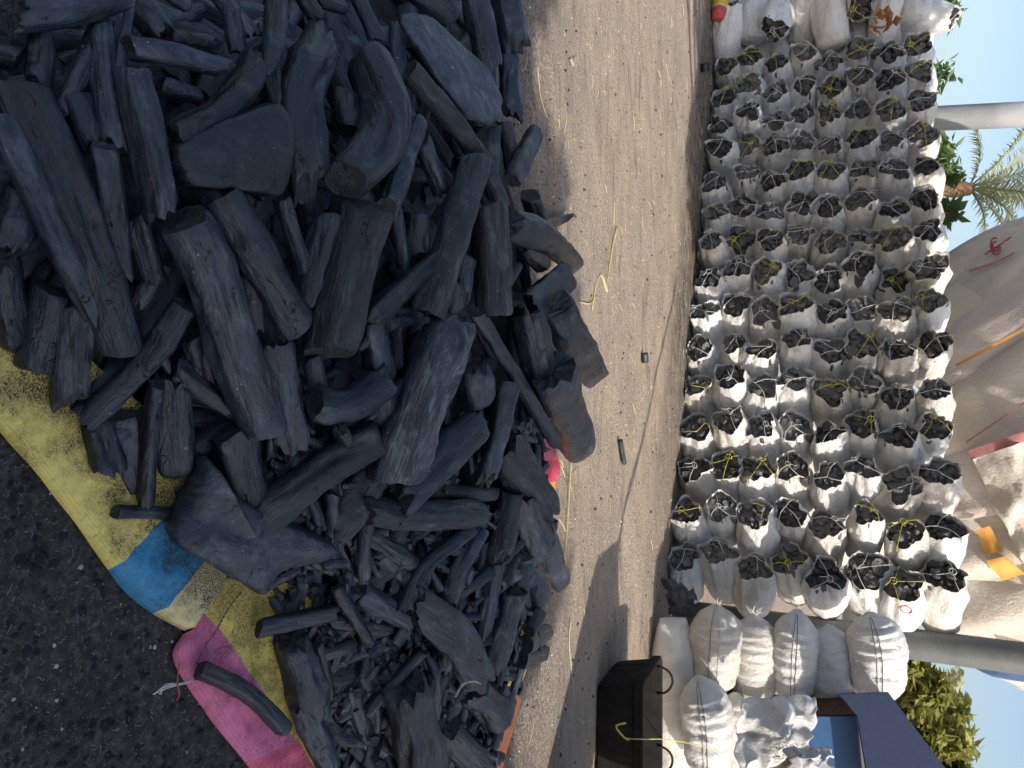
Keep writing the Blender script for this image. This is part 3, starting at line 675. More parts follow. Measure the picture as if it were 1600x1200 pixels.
# smaller pieces between and beneath the large ones, each told by the large piece it lies next to
hero_mid = [(sum(p[0] for p in c[1])/len(c[1]), sum(p[1] for p in c[1])/len(c[1]), c[2]) for c in CH]
used = set(c[2] for c in CH)
SHORT = lambda l: l.split(',')[0]
def where(x, y):
    out = []
    for hx, hy, l in hero_mid:
        out.append((math.hypot(x-hx, y-hy), hx, hy, l))
    return sorted(out)[:6]
def small_label(x, y, L, r, curved, zlow):
    size = 'tiny' if L < .11 else ('small' if L < .2 else 'medium')
    shp = ('bent ' if curved else '')+('stick' if L/r > 9 else ('piece' if L/r > 4.5 else 'stub'))
    for d, hx, hy, l in where(x, y):
        dx, dy = x-hx, y-hy
        rel = ('right of' if dx > 0 else 'left of') if abs(dx) > abs(dy) else ('below' if dy > 0 else 'above')
        short = SHORT(l); 
        for art in ('',):
            wds = f'{size} charcoal {shp} just {rel} the {short}'
            wds = ' '.join(wds.split()[:16])
            if wds not in used: used.add(wds); return wds
    wds = f'{size} charcoal {shp} about {x/16:.1f}% across and {y/12:.1f}% down the photo'
    while wds in used: wds += ' again'
    used.add(wds); return wds
rs = random.Random(42); n_ind = 0; deep = MB(); cnt = 0
spots = []
for k in range(4200):
    x, y = rs.uniform(-30, 900), rs.uniform(-30, 1240)
    p = hit(x, y, 0)
    d = sd_at(p.x, p.y)
    frag = sstep(780, 900, y)*sstep(380, 470, x)          # the lower right is mostly fragments
    if d < 0.03+(0.13 if x < 420 and frag < .5 else 0.0): continue
    dens = 0.30+0.70*frag
    if rs.random() > dens: continue
    if any((x-a)**2+(y-b)**2 < (30-14*frag)**2 for a, b, _ in spots): continue
    spots.append((x, y, frag))
    if len(spots) >= 560: break
rs.shuffle(spots)
spots.sort(key=lambda s: -s[2]-(0.5 if s[0] > 700 else 0))
for (x, y, frag) in spots:
    top = rs.random() < 0.25+0.6*frag
    L = rs.uniform(.06, .19) if frag > .5 else rs.uniform(.14, .36)
    r = max(.009, min(.034, L*rs.uniform(.08, .19))) if frag > .5 else rs.uniform(.02, .04)
    p = hit(x, y, 0); z = H(p.x, p.y)-(0.015 if (top and frag > .3) else (0.06 if frag > .3 else 0.105))
    if z < 0.02+r: z = 0.02+r
    an = rs.uniform(0, math.pi); dv = Vector((math.cos(an), math.sin(an), 0))
    A = Vector((p.x, p.y, z))-dv*L/2; B = Vector((p.x, p.y, z))+dv*L/2
    off = z-H(p.x, p.y)
    for q in (A, B): q.z = max(H(q.x, q.y)+off+rs.uniform(-.03, .03), 0.02+r)
    pts = [A, B]; curved = rs.random() < .3
    if curved: pts = [A, (A+B)/2+Vector((-dv.y, dv.x, .2))*L*rs.uniform(-.13, .13), B]
    face = (TOCAM-A).normalized()
    e = [rs.choice(['cut', 'broken', 'broken', 'round']) for _ in (0, 1)]
    cnt += 1
    mx_, my_ = proj((A+B)/2)
    if n_ind < 300-len(CH) and 4 < mx_ < 1596 and 4 < my_ < 1194:
        mb = MB(); log(mb, pts, [r*rs.uniform(.85, 1.1) for _ in range(3)], 300+cnt, 18, 16, rs.choice([.5, .7, .9, 1]), face, e, rs.choice([0, 1]), rs.choice([0, 0, 1]), .2)
        o = finish_log(mb, M['char_bark'] if rs.random() < .4 else M['char'], small_label(*proj((A+B)/2), L, r, curved, not top)); o.name = 'charcoal_piece'
        o['category'] = 'charcoal'; o['group'] = 'smaller charcoal pieces in the heap'; n_ind += 1
    else:
        log(deep, pts, [r, r*.95, r], 300+cnt, 12, 10, rs.choice([.6, .9]), face, e, 0, 0, .2)
for k in range(1300):       # crumbs between the pieces of the lower right and along the rim
    x, y = rs.uniform(430, 860), rs.uniform(640, 1230); p = hit(x, y, 0)
    if sd_at(p.x, p.y) < -.01: continue
    L = rs.uniform(.02, .075); an = rs.uniform(0, 6.28); z = max(H(p.x, p.y)-rs.uniform(-.005, .04), .03)
    dv = Vector((math.cos(an), math.sin(an), rs.uniform(-.5, .5)))*L/2; c0 = Vector((p.x, p.y, z))
    log(deep, [c0-dv, c0+dv], [L*.25, L*.22], 900+k, 8, 4, rs.choice([.5, .9]), None, ('broken', 'broken'), 0, 0, .3)
o = link('charcoal_rubble', deep.mesh('charcoal_rubble', [M['char'], M['char_end']])); tag(o, 'small charcoal fragments lying deep between the logs of the heap', 'charcoal', kind='stuff')

# ------------------------------------------------------------------ the wall of charcoal sacks
WR = Vector((1.50, 6.60, 0)); WL = Vector((-3.61, 9.05, 0)); WD = (WL-WR).normalized(); WN = Vector((WD.y, -WD.x, 0))
if WN.y > 0: WN = -WN
def sack_meshes(seed, yellow, L=0.58, Rr=0.165, closed=False):
    r0 = random.Random(seed); so = seed*5.3; n, m = 56, 30
    lb = r0.choice([2, 3, 3, 4]); lp = r0.uniform(0, 6); la = r0.uniform(.05, .16)
    rim = [0.80+la*math.cos(lb*2*math.pi*q/n+lp)+0.26*nz(math.cos(2*math.pi*q/n)*1.3+so, math.sin(2*math.pi*q/n)*1.3, 1)+0.16*nz(math.cos(2*math.pi*q/n)*3+so, math.sin(2*math.pi*q/n)*3, 2) for q in range(n)]
    tlx, tly = r0.uniform(-.022, .022), r0.uniform(-.022, .022)
    rz = [tlx*math.cos(2*math.pi*q/n)+tly*math.sin(2*math.pi*q/n)+0.045*nz(math.cos(2*math.pi*q/n)*1.6+so, math.sin(2*math.pi*q/n)*1.6, 5)+0.02*nz(q*1.1, so) for q in range(n)]
    pl = r0.choice([7, 9, 11]); bx = r0.uniform(-.03, .03); by = r0.uniform(-.03, .03)
    prof = [(0.0, 0.02), (0.0, 0.45), (0.005, 0.72), (0.03, 0.92)]+[(0.03+(L-0.03)*k/18, 1.0) for k in range(1, 19)]
    v = []
    def pt(q, z, rad, pleat, rimw):
        a = 2*math.pi*q/n; ca, sa = math.cos(a), math.sin(a)
        g = 1+0.10*nz(ca*.9+so, sa*.9, z*3)+0.06*nz(ca*2.4+so, sa*2.4, z*9)+pleat*(0.05*math.sin(pl*a+3*nz(ca*2, sa*2, so))+0.05*nz(ca*6+so, sa*6, z*4))
        sqr = 1+0.05*(1-abs(ca)**6-abs(sa)**6)
        rr = Rr*rad*g*sqr*(1-rimw)+Rr*rim[q]*rimw
        return Vector((ca*rr+bx*math.sin(z/L*3), sa*rr+by*math.sin(z/L*3), z+rz[q]*rimw+0.02*rimw))
    for (z, rd) in prof:
        u = z/L; rw = sstep(0.72, 1.0, u)
        for q in range(n): v.append(pt(q, z, rd*(1-0.06*math.cos(u*5)), 0.3+1.4*sstep(.5, .95, u), rw*0.92))
    for (dz, ins) in ((0.004, 0.0), (-0.004, 0.02), (-0.035, 0.05), (-0.09, 0.02), (-0.14, -0.02)):
        for q in range(n):
            p = pt(q, L, 1, 1, 0.95); s_ = 1-ins; v.append(Vector((p.x*s_, p.y*s_, p.z+dz)))
    rows = len(prof)+5
    f = [(i*n+q, i*n+(q+1) % n, (i+1)*n+(q+1) % n, (i+1)*n+q) for i in range(rows-1) for q in range(n)]
    f.append(tuple(range(n-1, -1, -1)))
    body = mesh('sack_body', v, f, M['sack'])
    # charcoal showing in the mouth
    mb = MB(); mr = Rr*0.80; pts = []
    dome = lambda q, dd: L+.024-.022*(dd/mr)**2+rz[q]*.9*dd/mr
    for k in range(170):
        a, dd = r0.uniform(0, 6.28), mr*math.sqrt(r0.random())*1.02
        rad = r0.uniform(.036, .064) if k < 60 else r0.uniform(.016, .034)
        c = Vector((math.cos(a)*dd, math.sin(a)*dd, 0)); q = int(a/6.2832*n) % n
        if dd+rad*.62 > Rr*rim[q] or any((c-b).length < (rad+br)*0.70 for b, br in pts): continue
        pts.append((c, rad)); ht = dome(q, dd)+r0.uniform(-.015, .02)+(r0.uniform(.02, .05) if r0.random() < .07 else 0)
        tl = Vector((r0.uniform(-.5, .5), r0.uniform(-.5, .5), 0))-c*2
        log(mb, [c+Vector((0, 0, ht-.09)), c+Vector((0, 0, ht))+tl*.014], [rad, rad*.92], seed*170+k, 12, 6, r0.choice([.55, .8, 1]), Vector((r0.uniform(-1, 1), r0.uniform(-1, 1), 0)), ('cut', r0.choice(['broken', 'cut', 'round', 'broken'])), 0, 0, .22)
    nn = 28; cv = [Vector((math.cos(2*math.pi*q/nn)*Rr*rim[q*n//nn]*.97, math.sin(2*math.pi*q/nn)*Rr*rim[q*n//nn]*.97, L-.03+rz[q*n//nn]*.9)) for q in range(nn)]+[Vector((0, 0, L+.01))]
    mb.add(cv, [(q, (q+1) % nn, nn) for q in range(nn)])
    fill = mb.mesh('charcoal_fill', [M['char_sack'], M['char_sack']])
    tw = MB(); K = Vector((r0.uniform(-.075, .075), r0.uniform(-.075, .075), L+.07)); ns = r0.choice([2, 3, 3, 4]); a0 = r0.uniform(0, 6)
    for k in range(ns):
        a = a0+k*6.283/ns+r0.uniform(-.8, .8); q = int(a/6.2832*n) % n; e = pt(q, L, 1, 1, .95)
        e2 = pt(q, L-.05, 1, 1, .6)
        tw.tube(catmull([K, K.lerp(e, .5)+Vector((r0.uniform(-.02, .02), r0.uniform(-.02, .02), .012)), e+Vector((0, 0, .008)), Vector((e.x*1.06, e.y*1.06, e.z-.012)), e2*1.03], 10), 0.0026, 4)
    if r0.random() < .6:
        tw.tube(catmull([K+Vector((math.cos(j)*.022*(1+j*.05), math.sin(j)*.022, .004*j)) for j in range(8)]+[K+Vector((.05, .06, .03))], 22), 0.0026, 4)
    twm = tw.mesh('twine', M['twine_y'] if yellow else M['twine_w'])
    return body, fill, twm
VAR = [sack_meshes(s, s % 3 == 0) for s in range(1, 25)]
ORD = ['bottom', 'second', 'third', 'fourth', 'fifth', 'sixth', 'seventh', 'top']
NTH = ['nearest', 'second', 'third', 'fourth', 'fifth', 'sixth', 'seventh', 'eighth', 'ninth', 'tenth', 'eleventh', 'twelfth', 'thirteenth', 'fourteenth', 'fifteenth', 'sixteenth', 'seventeenth', 'eighteenth', 'nineteenth', 'twentieth']
SD = random.Random(77)
def place_sack(pos, axis, roll, var, label, group, sc_=(1, 1, 1)):
    o = empty('charcoal_sack', pos); o.rotation_mode = 'QUATERNION'
    o.rotation_quaternion = axis.to_track_quat('Z', 'Y') @ Quaternion((0, 0, 1), roll); o.scale = sc_
    tag(o, label, 'sack', group)
    for nm, md in zip(('sack_body', 'charcoal_fill', 'twine'), VAR[var]):
        c = link(nm, md, o)
        if nm == 'charcoal_fill': c['kind'] = 'stuff'
        if nm == 'sack_body' and SD.random() < .3: c.material_slots[0].link = 'OBJECT'; c.material_slots[0].material = M['sack_dirty']
    return o
rw_ = random.Random(11); PITCH_W = 0.404; LAYER = 0.282
for k in range(8):
    cols = 15
    for j in range(cols):
        t = 0.02+j*PITCH_W+(0.08 if k % 2 else 0)+rw_.uniform(-.03, .03)
        if t > 6.05: continue
        fr = t/5.7; al = math.radians(20*(1-fr)-8*fr+rw_.uniform(-9, 9))
        a = (WN*math.cos(al)+WD*math.sin(al)+Vector((0, 0, rw_.uniform(-.08, .10)))).normalized()
        mouth = WR+WD*t+Vector((0, 0, 0.145+k*LAYER+rw_.uniform(-.018, .018)))-WN*(0.025*k)+WN*rw_.uniform(-.055, .055)
        var = rw_.randrange(len(VAR)); s_ = rw_.uniform(.92, 1.11)
        yel = (var+1) % 3 == 0
        place_sack(mouth-a*0.58*s_, a, rw_.uniform(0, 6.28), var,
                   f"white charcoal sack tied with {'yellow' if yel else 'pale'} twine, {ORD[k]} layer, {NTH[j]}{' ' if j else ' '}{'from' if j else 'to'} the thick pole",
                   'open charcoal sacks stacked in the wall', (s_*rw_.uniform(.90, 1.10), s_*rw_.uniform(.90, 1.10), s_))
# far end of the wall: sacks lying lengthwise
FAR = []
for k in range(8):
    for j in range(3):
        t = 6.22+j*0.46+(0.22 if k % 2 else 0)+rw_.uniform(-.05, .05)
        side = (k+j) % 3
        if side == 0: a = (WN*.75+WD*.55+Vector((0, 0, .15))).normalized()
        else: a = (WD*(1 if side == 1 else -1)*.93+WN*.38+Vector((0, 0, rw_.uniform(-.1, .1)))).normalized()
        c = WR+WD*t+Vector((0, 0, .145+k*LAYER+rw_.uniform(-.02, .02)))-WN*(.02*k-.05+rw_.uniform(-.08, .05))
        var = rw_.randrange(len(VAR)); s_ = rw_.uniform(1.0, 1.12)
        how = ['facing out', 'lying lengthwise, mouth to the far end', 'lying lengthwise, mouth towards the pole'][side]
        place_sack(c-a*.32*s_, a, rw_.uniform(0, 6), var, f"white charcoal sack {how}, {ORD[k]} layer, {['inner', 'middle', 'outer'][j]} far stack",
                   'charcoal sacks at the far end of the wall', (s_, s_, s_))
for k in range(8):
    for j in range(2):
        c = WR+WD*(6.3+.62*j+rw_.uniform(-.08, .08))+Vector((0, 0, .16+k*LAYER))-WN*.42; a = (WD*.9+WN*.3).normalized()
        place_sack(c-a*.3, a, rw_.uniform(0, 6), rw_.randrange(len(VAR)), f"white sack in the back row of the far end, {ORD[k]} layer, {['inner', 'outer'][j]} one", 'charcoal sacks at the far end of the wall', (1.1, 1.1, 1.15))
def upright_px(x, y, Y): return at_y(x, y, Y)
c = WR+WD*6.35+Vector((0, 0, 1.98))-WN*.30
place_sack(c, Vector((.25, -.2, .95)).normalized(), 1, 4, 'tallest white sack standing against the sky on the wall, next to leaves', 'open charcoal sacks stacked in the wall', (1, 1, .9))

def tubular(name, path, rads, mat, n=36, m=44, wrinkle=0.05, seed=0, flat=1.0, face=Vector((0, -1, 0.1))):
    """a filled closed sack: pinched ends, creases running across a seam that faces 'face'"""
    P = catmull(path, m); v = []; lc = []; so = seed*7.7
    for i, p in enumerate(P):
        u = i/(m-1); t = (P[min(i+1, m-1)]-P[max(i-1, 0)]).normalized()
        N = (face-t*face.dot(t)).normalized(); B = t.cross(N)
        k = u*(len(rads)-1); ki = min(int(k), len(rads)-2); r = rads[ki]*(1-k+ki)+rads[ki+1]*(k-ki)
        for q in range(n):
            a = 2*math.pi*q/n; ca, sa = math.cos(a), math.sin(a)
            near = math.exp(-((a+math.pi) % (2*math.pi)-math.pi)**2/0.8)
            g = 1+0.07*nz(ca*1.2+so, sa*1.2, u*3)+0.055*nz(ca*2.6+so, sa*2.6, u*6)+wrinkle*(0.5+near)*nz(ca*.9+so, sa*.9, u*24)+wrinkle*.5*nz(ca*4+so, sa*4, u*9)+0.5*wrinkle*near*math.sin(u*60+2*nz(u*5, so))
            fl = flat+(0.35-flat)*max(0, 1-min(u, 1-u)/.10)
            v.append(p+(N*ca*fl+B*sa)*r*g); lc.append((ca*r, sa*r, u))
    f = [(i*n+q, i*n+(q+1) % n, (i+1)*n+(q+1) % n, (i+1)*n+q) for i in range(m-1) for q in range(n)]
    f += [tuple(range(n-1, -1, -1)), tuple(range((m-1)*n, m*n))]
    return v, f, lc, P
CLOSED = [  # path over the photo (from the pinched end), half height px, depth, seam, soiled, label
 ([(1052,966),(1054,1080),(1052,1215),(1050,1290)],32,6.0,0,1,'long dirty white sack lying on the ground at the bottom of the closed stack'),
 ([(1119,944),(1118,1000),(1112,1084)],34,6.05,1,1,'pillow-shaped beige sack with a double seam, its tip touching the thick pole'),
 ([(1090,1055),(1104,1120),(1108,1215)],34,5.75,1,0,'stitched grey-white sack with many creases lying in front on the lowest sack'),
 ([(1178,958),(1180,1020),(1178,1098)],31,6.2,0,1,'soiled white sack with frayed threads at its end, between two stitched sacks'),
 ([(1150,1082),(1146,1140),(1146,1230)],28,6.0,0,1,'brownish sack end squeezed behind the creased stitched sack'),
 ([(1246,952),(1242,1015),(1238,1096)],30,6.2,1,0,'bright stitched sack with a knotted ear, fourth up in the closed stack'),
 ([(1296,976),(1298,1040),(1296,1130)],33,6.35,0,0,'white sack with a yellow stripe near the blue box'),
 ([(1358,956),(1370,1015),(1372,1095)],37,6.3,1,0,'topmost plump stitched sack with a twisted tip beside the blue box'),
 ([(1205,1090),(1205,1150),(1205,1240)],40,6.3,0,1,'white sack mostly hidden under the crumpled empty sack'),
]
YST = plain('yellow_stripe', (0.72, 0.62, 0.03), 0.5)
for i, (px, hw, Y, seam, dirty, lab) in enumerate(CLOSED):
    P = [at_y(x, y, Y) for x, y in px]; r = wr(P[1], hw*2)*1.06
    rads = [r*.14, r*.70, r*1.0, r*1.08, r*1.10, r*1.08, r*1.04, r*.92, r*.5] if i not in (0,) else [r*.6, r*.98, r*1.05, r*1.08, r*1.03, r*1.05, r, r*.9]
    o = empty('closed_sack', P[1]); tag(o, lab, 'sack', 'closed sacks stacked right of the pole')
    face = Vector((-.1, -1, .12 if i != 0 else .35)).normalized()
    v, f, lc, PP = tubular('sack_body', P, rads, None, seed=i+3, wrinkle=.095 if seam else .075, flat=1.0, face=face)
    v = [p-P[1] for p in v]
    link('sack_body', mesh('sack_body', v, f, M['sack_dirty'] if dirty else M['sack'], True), o)
    if seam:
        for wdx in ((-1, 1) if i == 1 else (0, 1)):
            mb = MB(); pts = [v[k*36+(wdx % 36)]*1 for k in range(2, 42)]
            mb.tube([p+face*.004 for p in pts], .0026 if wdx == 0 else .0022, 5); link('seam', mb.mesh('seam', M['thread'] if wdx != -1 else M['sack']), o)
    if i == 6:
        sv = []; ff = []
        for k in range(16, 37):
            for q in (4, 5, 6): sv.append(v[k*36+q]+face*.006)
        ff = [(k*3+q, k*3+q+1, (k+1)*3+q+1, (k+1)*3+q) for k in range(20) for q in range(2)]
        link('yellow_stripe', mesh('yellow_stripe', sv, ff, YST), o)
    mb = MB(); e = v[0]; rt = random.Random(i)                      # loose threads at the tied end
    if i in (1, 3, 5, 7):
        for _ in range(14 if i == 3 else 5):
            d = Vector((-rt.uniform(.02, .09), rt.uniform(-.05, 0), rt.uniform(-.05, .07)))
            b0 = Vector((e.x+.01, e.y, e.z+rt.uniform(-.03, .03))); mb.tube([b0, b0+d*.5+Vector((0, -.01, 0)), b0+d], .0025, 4)
        link('loose_threads', mb.mesh('loose_threads', M['twine_w']), o)

def crumple(name, corners, nU, nV, amp, seed, mat, label, cat, thick=.003, belly=.05, sharp=1.0):
    A, B, C, D = [Vector(c) for c in corners]; v = []; cen = (A+B+C+D)/4; nrm = (B-A).cross(D-A).normalized()
    if nrm.y > 0: nrm = -nrm
    for i in range(nU):
        for j in range(nV):
            u, t = i/(nU-1), j/(nV-1); p = A.lerp(B, u).lerp(D.lerp(C, u), t)
            q = p*4.2; r1 = 1-abs(nz(q.x+seed, q.y, q.z))*2; r2 = 1-abs(nz(q.x*2.3+seed, q.y*2.3, q.z*2.3+4))*2; r3 = nz(q.x*1.1, q.z*1.1, seed)
            ed = nz(u*6, t*6, seed)*.05
            p = p+nrm*(belly*math.sin(math.pi*u)*math.sin(math.pi*t)+amp*(r1*.8+r2*.16+r3)*sharp)+Vector((ed, 0, nz(t*5, u*5, seed+3)*.05))
            v.append(p-cen)
    f = [(i*nV+j, i*nV+j+1, (i+1)*nV+j+1, (i+1)*nV+j) for i in range(nU-1) for j in range(nV-1)]
    o = link(name, mesh(name, v, f, mat), None, cen); sm = o.modifiers.new('t', 'SOLIDIFY'); sm.thickness = thick
    tag(o, label, cat); return o
ce = crumple('empty_sack', [at_y(1158, 1096, 5.5), at_y(1262, 1082, 5.8), at_y(1255, 1168, 5.55), at_y(1140, 1215, 5.35)], 60, 60, .085, 3.3, M['sack'], 'crumpled empty white sack thrown over the closed sacks', 'sack', .004, .10)
crumple('plastic_bag', [at_y(1226, 1168, 5.3), at_y(1292, 1166, 5.45), at_y(1290, 1215, 5.35), at_y(1228, 1220, 5.2)], 30, 30, .06, 8.1, M['clear_plastic'], 'cloudy see-through plastic bag below the blue box', 'plastic bag', .002, .08)
crumple('plastic_bag', [at_y(1036, 905, 6.3), at_y(1086, 925, 6.35), at_y(1082, 968, 6.25), at_y(1042, 962, 6.2)], 34, 34, .045, 5.7, M['black_plastic'], 'dark crumpled plastic bag on the ground at the foot of the pole', 'plastic bag', .003, .07)
mb = MB(); rp = random.Random(3)                                    # lines of faded print on the empty sack
for row in range(2):
    for k in range(12):
        x0 = 1190+k*5; y0 = 1158+row*14-k*.9
        a = at_y(x0, y0, 5.55)-Vector((0, .14, 0)); mb.tube([a, a+Vector((rp.uniform(-.012, .02), 0, rp.uniform(.004, .02)))], .003, 4)
o = link('faded_print', mb.mesh('faded_print', M['thread']), ce); o.location = -ce.location

# ------------------------------------------------------------------ black rubber tub
def tub():
    c = Vector((2.24, 4.74, 0)); hx, hy, h = 0.47, 0.27, 0.30; n = 96
    o = empty('rubber_tub', c); tag(o, 'low black ribbed rubber tub with loop handles on the dirt lane', 'tub')
    def ring(z, s, rib):
        out = []
        for q in range(n):
            a = 2*math.pi*q/n; ca, sa = math.cos(a), math.sin(a)
            p = (abs(ca)**14+abs(sa)**14)**(-1/14); rb = 1+rib*(0.010*(1 if (q % 6) < 1 else -.2))
            out.append(Vector((ca*p*hx*s*rb, sa*p*hy*s*rb, z)))
        return out
    prof = [(0.012, .80, 0), (0.02, .86, 0), (0.05, .885, 1), (h-.05, .965, 1), (h-.045, 1.0, 0), (h, 1.01, 0), (h+.008, .99, 0), (h, .965, 0), (h-.1, .93, 0), (.04, .84, 0)]
    v = [p for z, s, r_ in prof for p in ring(z, s, r_)]
    f = [(i*n+q, i*n+(q+1) % n, (i+1)*n+(q+1) % n, (i+1)*n+q) for i in range(len(prof)-1) for q in range(n)]
    f += [tuple(range(n-1, -1, -1)), tuple(range((len(prof)-1)*n, len(prof)*n))]
    link('tub_body', mesh('tub_body', v, f, M['black_rubber'], False), o)
    for hxp in (-.30, .22):
        mb = MB(); mb.tube([Vector((hxp+.09*math.cos(t), .25+.03*math.sin(t), h-.02+.09*math.sin(t))) for t in [math.pi*k/14 for k in range(15)]], .008, 7)
        link('handle', mb.mesh('handle', M['black_rubber']), o)
tub()
mb = MB(); pts = [at_y(962, 1135, 4.38), at_y(975, 1152, 4.38), at_y(1003, 1155, 4.42), at_y(1034, 1155, 5.0), at_y(1070, 1160, 5.4), at_y(1120, 1172, 5.55)]
mb.tube(catmull(pts, 30), .003, 5); mb.tube(catmull([pts[0]+Vector((-.03, 0, .06)), pts[0], pts[1], pts[1]+Vector((.01, 0, .03))], 8), .006, 5)
tag(link('twine_strand', mb.mesh('twine_strand', M['twine_y'])), 'yellow twine strand hanging over the black rubber tub', 'twine')

# ------------------------------------------------------------------ blue steel box with raised lid
def plate(mb, q, th, mi=0):
    q = [Vector(p) for p in q]; nrm = (q[1]-q[0]).cross(q[3]-q[0]).normalized()*th
    v = q+[p+nrm for p in q]; mb.add(v, [(0, 1, 2, 3), (7, 6, 5, 4), (0, 4, 5, 1), (1, 5, 6, 2), (2, 6, 7, 3), (3, 7, 4, 0)], None, mi)
bx = empty('steel_box', at_y(1250, 1160, 5.9)); tag(bx, 'blue painted steel box with its lid raised, beside the top sack', 'box'); off = bx.location.copy()
def bpart(name, quads, mat, th=.012):
    mb = MB()
    for q in quads: plate(mb, q, th)
    mb.v = [p-off for p in mb.v]; return link(name, mb.mesh(name, mat, False), bx)
FL0, FL1 = at_y(1246, 1119, 5.9), at_y(1338, 1119, 5.9); FR1 = at_y(1356, 1330, 5.9); FR0 = at_y(1230, 1330, 5.9)
dp = Vector((-.02, .42, 0))
bpart('front_panel', [(FL0, FR0, FR1, FL1)], M['blue_light'])
bpart('side_panel', [(FL0+dp, FL0, FL1, FL1+dp)], M['rust'])
bpart('back_panel', [(FR0+dp, FL0+dp, FL1+dp, FR1+dp)], M['blue_steel'])
LN = Vector((-.10, -1, .28)).normalized(); L0 = at_y(1340, 1119, 5.72)
def on_lid(x, y):
    dr = ray(x, y); o_ = Vector((0, 0, EYE)); return o_+dr*((L0-o_).dot(LN)/dr.dot(LN))
mb = MB(); q = [on_lid(*p) for p in ((1311, 1085), (1340, 1119), (1372, 1310), (1560, 1310), (1388, 1082))]
v = [p-off for p in q]+[p-off-LN*.014 for p in q]
mb.add(v, [(0, 1, 2, 3, 4), (9, 8, 7, 6, 5)]+[(k, k+5, (k+1) % 5+5, (k+1) % 5) for k in range(5)]); link('lid', mb.mesh('lid', M['blue_steel'], False), bx)
mb = MB(); mb.tube([on_lid(1341, 1119)-off+Vector((0, .02, 0)), on_lid(1372, 1310)-off+Vector((0, .02, 0))], .012, 8); link('hinge_rod', mb.mesh('hinge_rod', M['rust']), bx)
bpart('floor_panel', [(FL0+dp, FR0+dp, FR0, FL0)], M['rust'])
for lx in (.04, .9):
    for ly in (.04, .36):
        mb = MB(); z0 = FL0.z; b = Vector((FL0.x+lx, FL0.y+ly, 0)); mb.box(b+Vector((0, 0, z0/2)), (.05, .05, z0-.004)); mb.v = [p-off for p in mb.v]; link('leg', mb.mesh('leg', M['rust'], False), bx)

# ------------------------------------------------------------------ poles
def pole(name, base, segs, mat, label, lean=Vector((0, 0, 1)), bands=()):
    o = empty(name, base); tag(o, label, 'pole'); lean = lean.normalized()
    for nm, z0, z1, r0, r1 in segs:
        mb = MB(); mb.tube([lean*(z0+(z1-z0)*k/8) for k in range(9)], [r0+(r1-r0)*k/8 for k in range(9)], 40); link(nm, mb.mesh(nm, mat), o)
    return o
pole('thick_pole', (2.09, 7.02, 0), [('shaft', 0, 7, .125, .118), ('base_flange', .0, .05, .21, .20)], M['pole_grey'], 'thick dark grey pole between the open sack wall and the closed sacks', Vector((.012, 0, 1)))
pb = at_y(1470, 188, 12.0); pole('lamp_post', (pb.x-.25, 12.0, 0), [('lower_shaft', 0, 3.66, .165, .165), ('collar', 3.64, 3.70, .172, .172), ('upper_shaft', 3.70, 9, .118, .10)], M['pole_light'], 'pale grey stepped lamp post rising behind the sack wall', Vector((.085, 0, 1)))

# ------------------------------------------------------------------ patchwork cover bulging behind the wall
TC = Vector((0.80, 10.9, 3.95)); TR = Vector((2.85, 1.9, 2.35))
def cover_pt(ph, ps, out=0.0):
    d = Vector((math.sin(ph)*math.cos(ps), -math.cos(ph)*math.cos(ps), math.sin(ps)))
    p = TC+Vector((d.x*TR.x, d.y*TR.y, d.z*TR.z)); nn = Vector((d.x/TR.x, d.y/TR.y, d.z/TR.z)).normalized()
    w1 = p.x*1.5+p.z*.75+.5*nz(p.x*.7, p.z*.7, 6)
    return p+nn*(out+.05*nz(p.x*.9, p.y*.9, p.z*.9)+.035*nz(p.x*2.6+p.z, p.z*1.2, 3)+.05*(1-2*abs(nz(w1, p.z*.35, 2)))+.025*(1-2*abs(nz(w1*2.3, p.z*.9, 5))))
def cover_hit(x, y, out=0.0):
    d = ray(x, y); o = Vector((0, 0, EYE))-TC
    a = sum((d[i]/TR[i])**2 for i in range(3)); b = 2*sum(o[i]*d[i]/TR[i]**2 for i in range(3)); c = sum((o[i]/TR[i])**2 for i in range(3))-1
    disc = b*b-4*a*c; t = (-b-math.sqrt(max(0, disc)))/(2*a); p = Vector((0, 0, EYE))+d*t
    q = Vector(((p.x-TC.x)/TR.x, (p.y-TC.y)/TR.y, (p.z-TC.z)/TR.z))
    return cover_pt(math.atan2(q.x, -q.y), math.asin(max(-1, min(1, q.z))), out)
cov = empty('patchwork_cover', (TC.x, TC.y, 0)); tag(cov, 'huge patchwork cover of stitched pale sacks bulging behind the sack wall', 'cover'); co = cov.location.copy()
PC = [(0.80, 0.69, 0.62), (0.82, 0.76, 0.67), (0.79, 0.67, 0.58), (0.82, 0.72, 0.56), (0.81, 0.73, 0.64)]
PM = [mat_sack('cover_cloth', c, tuple(x*.72 for x in c), .5, 1.6) for c in PC]
beta = math.radians(24); ca_, sa_ = math.cos(beta), math.sin(beta)
da, db = .30, .62
rc = random.Random(5)
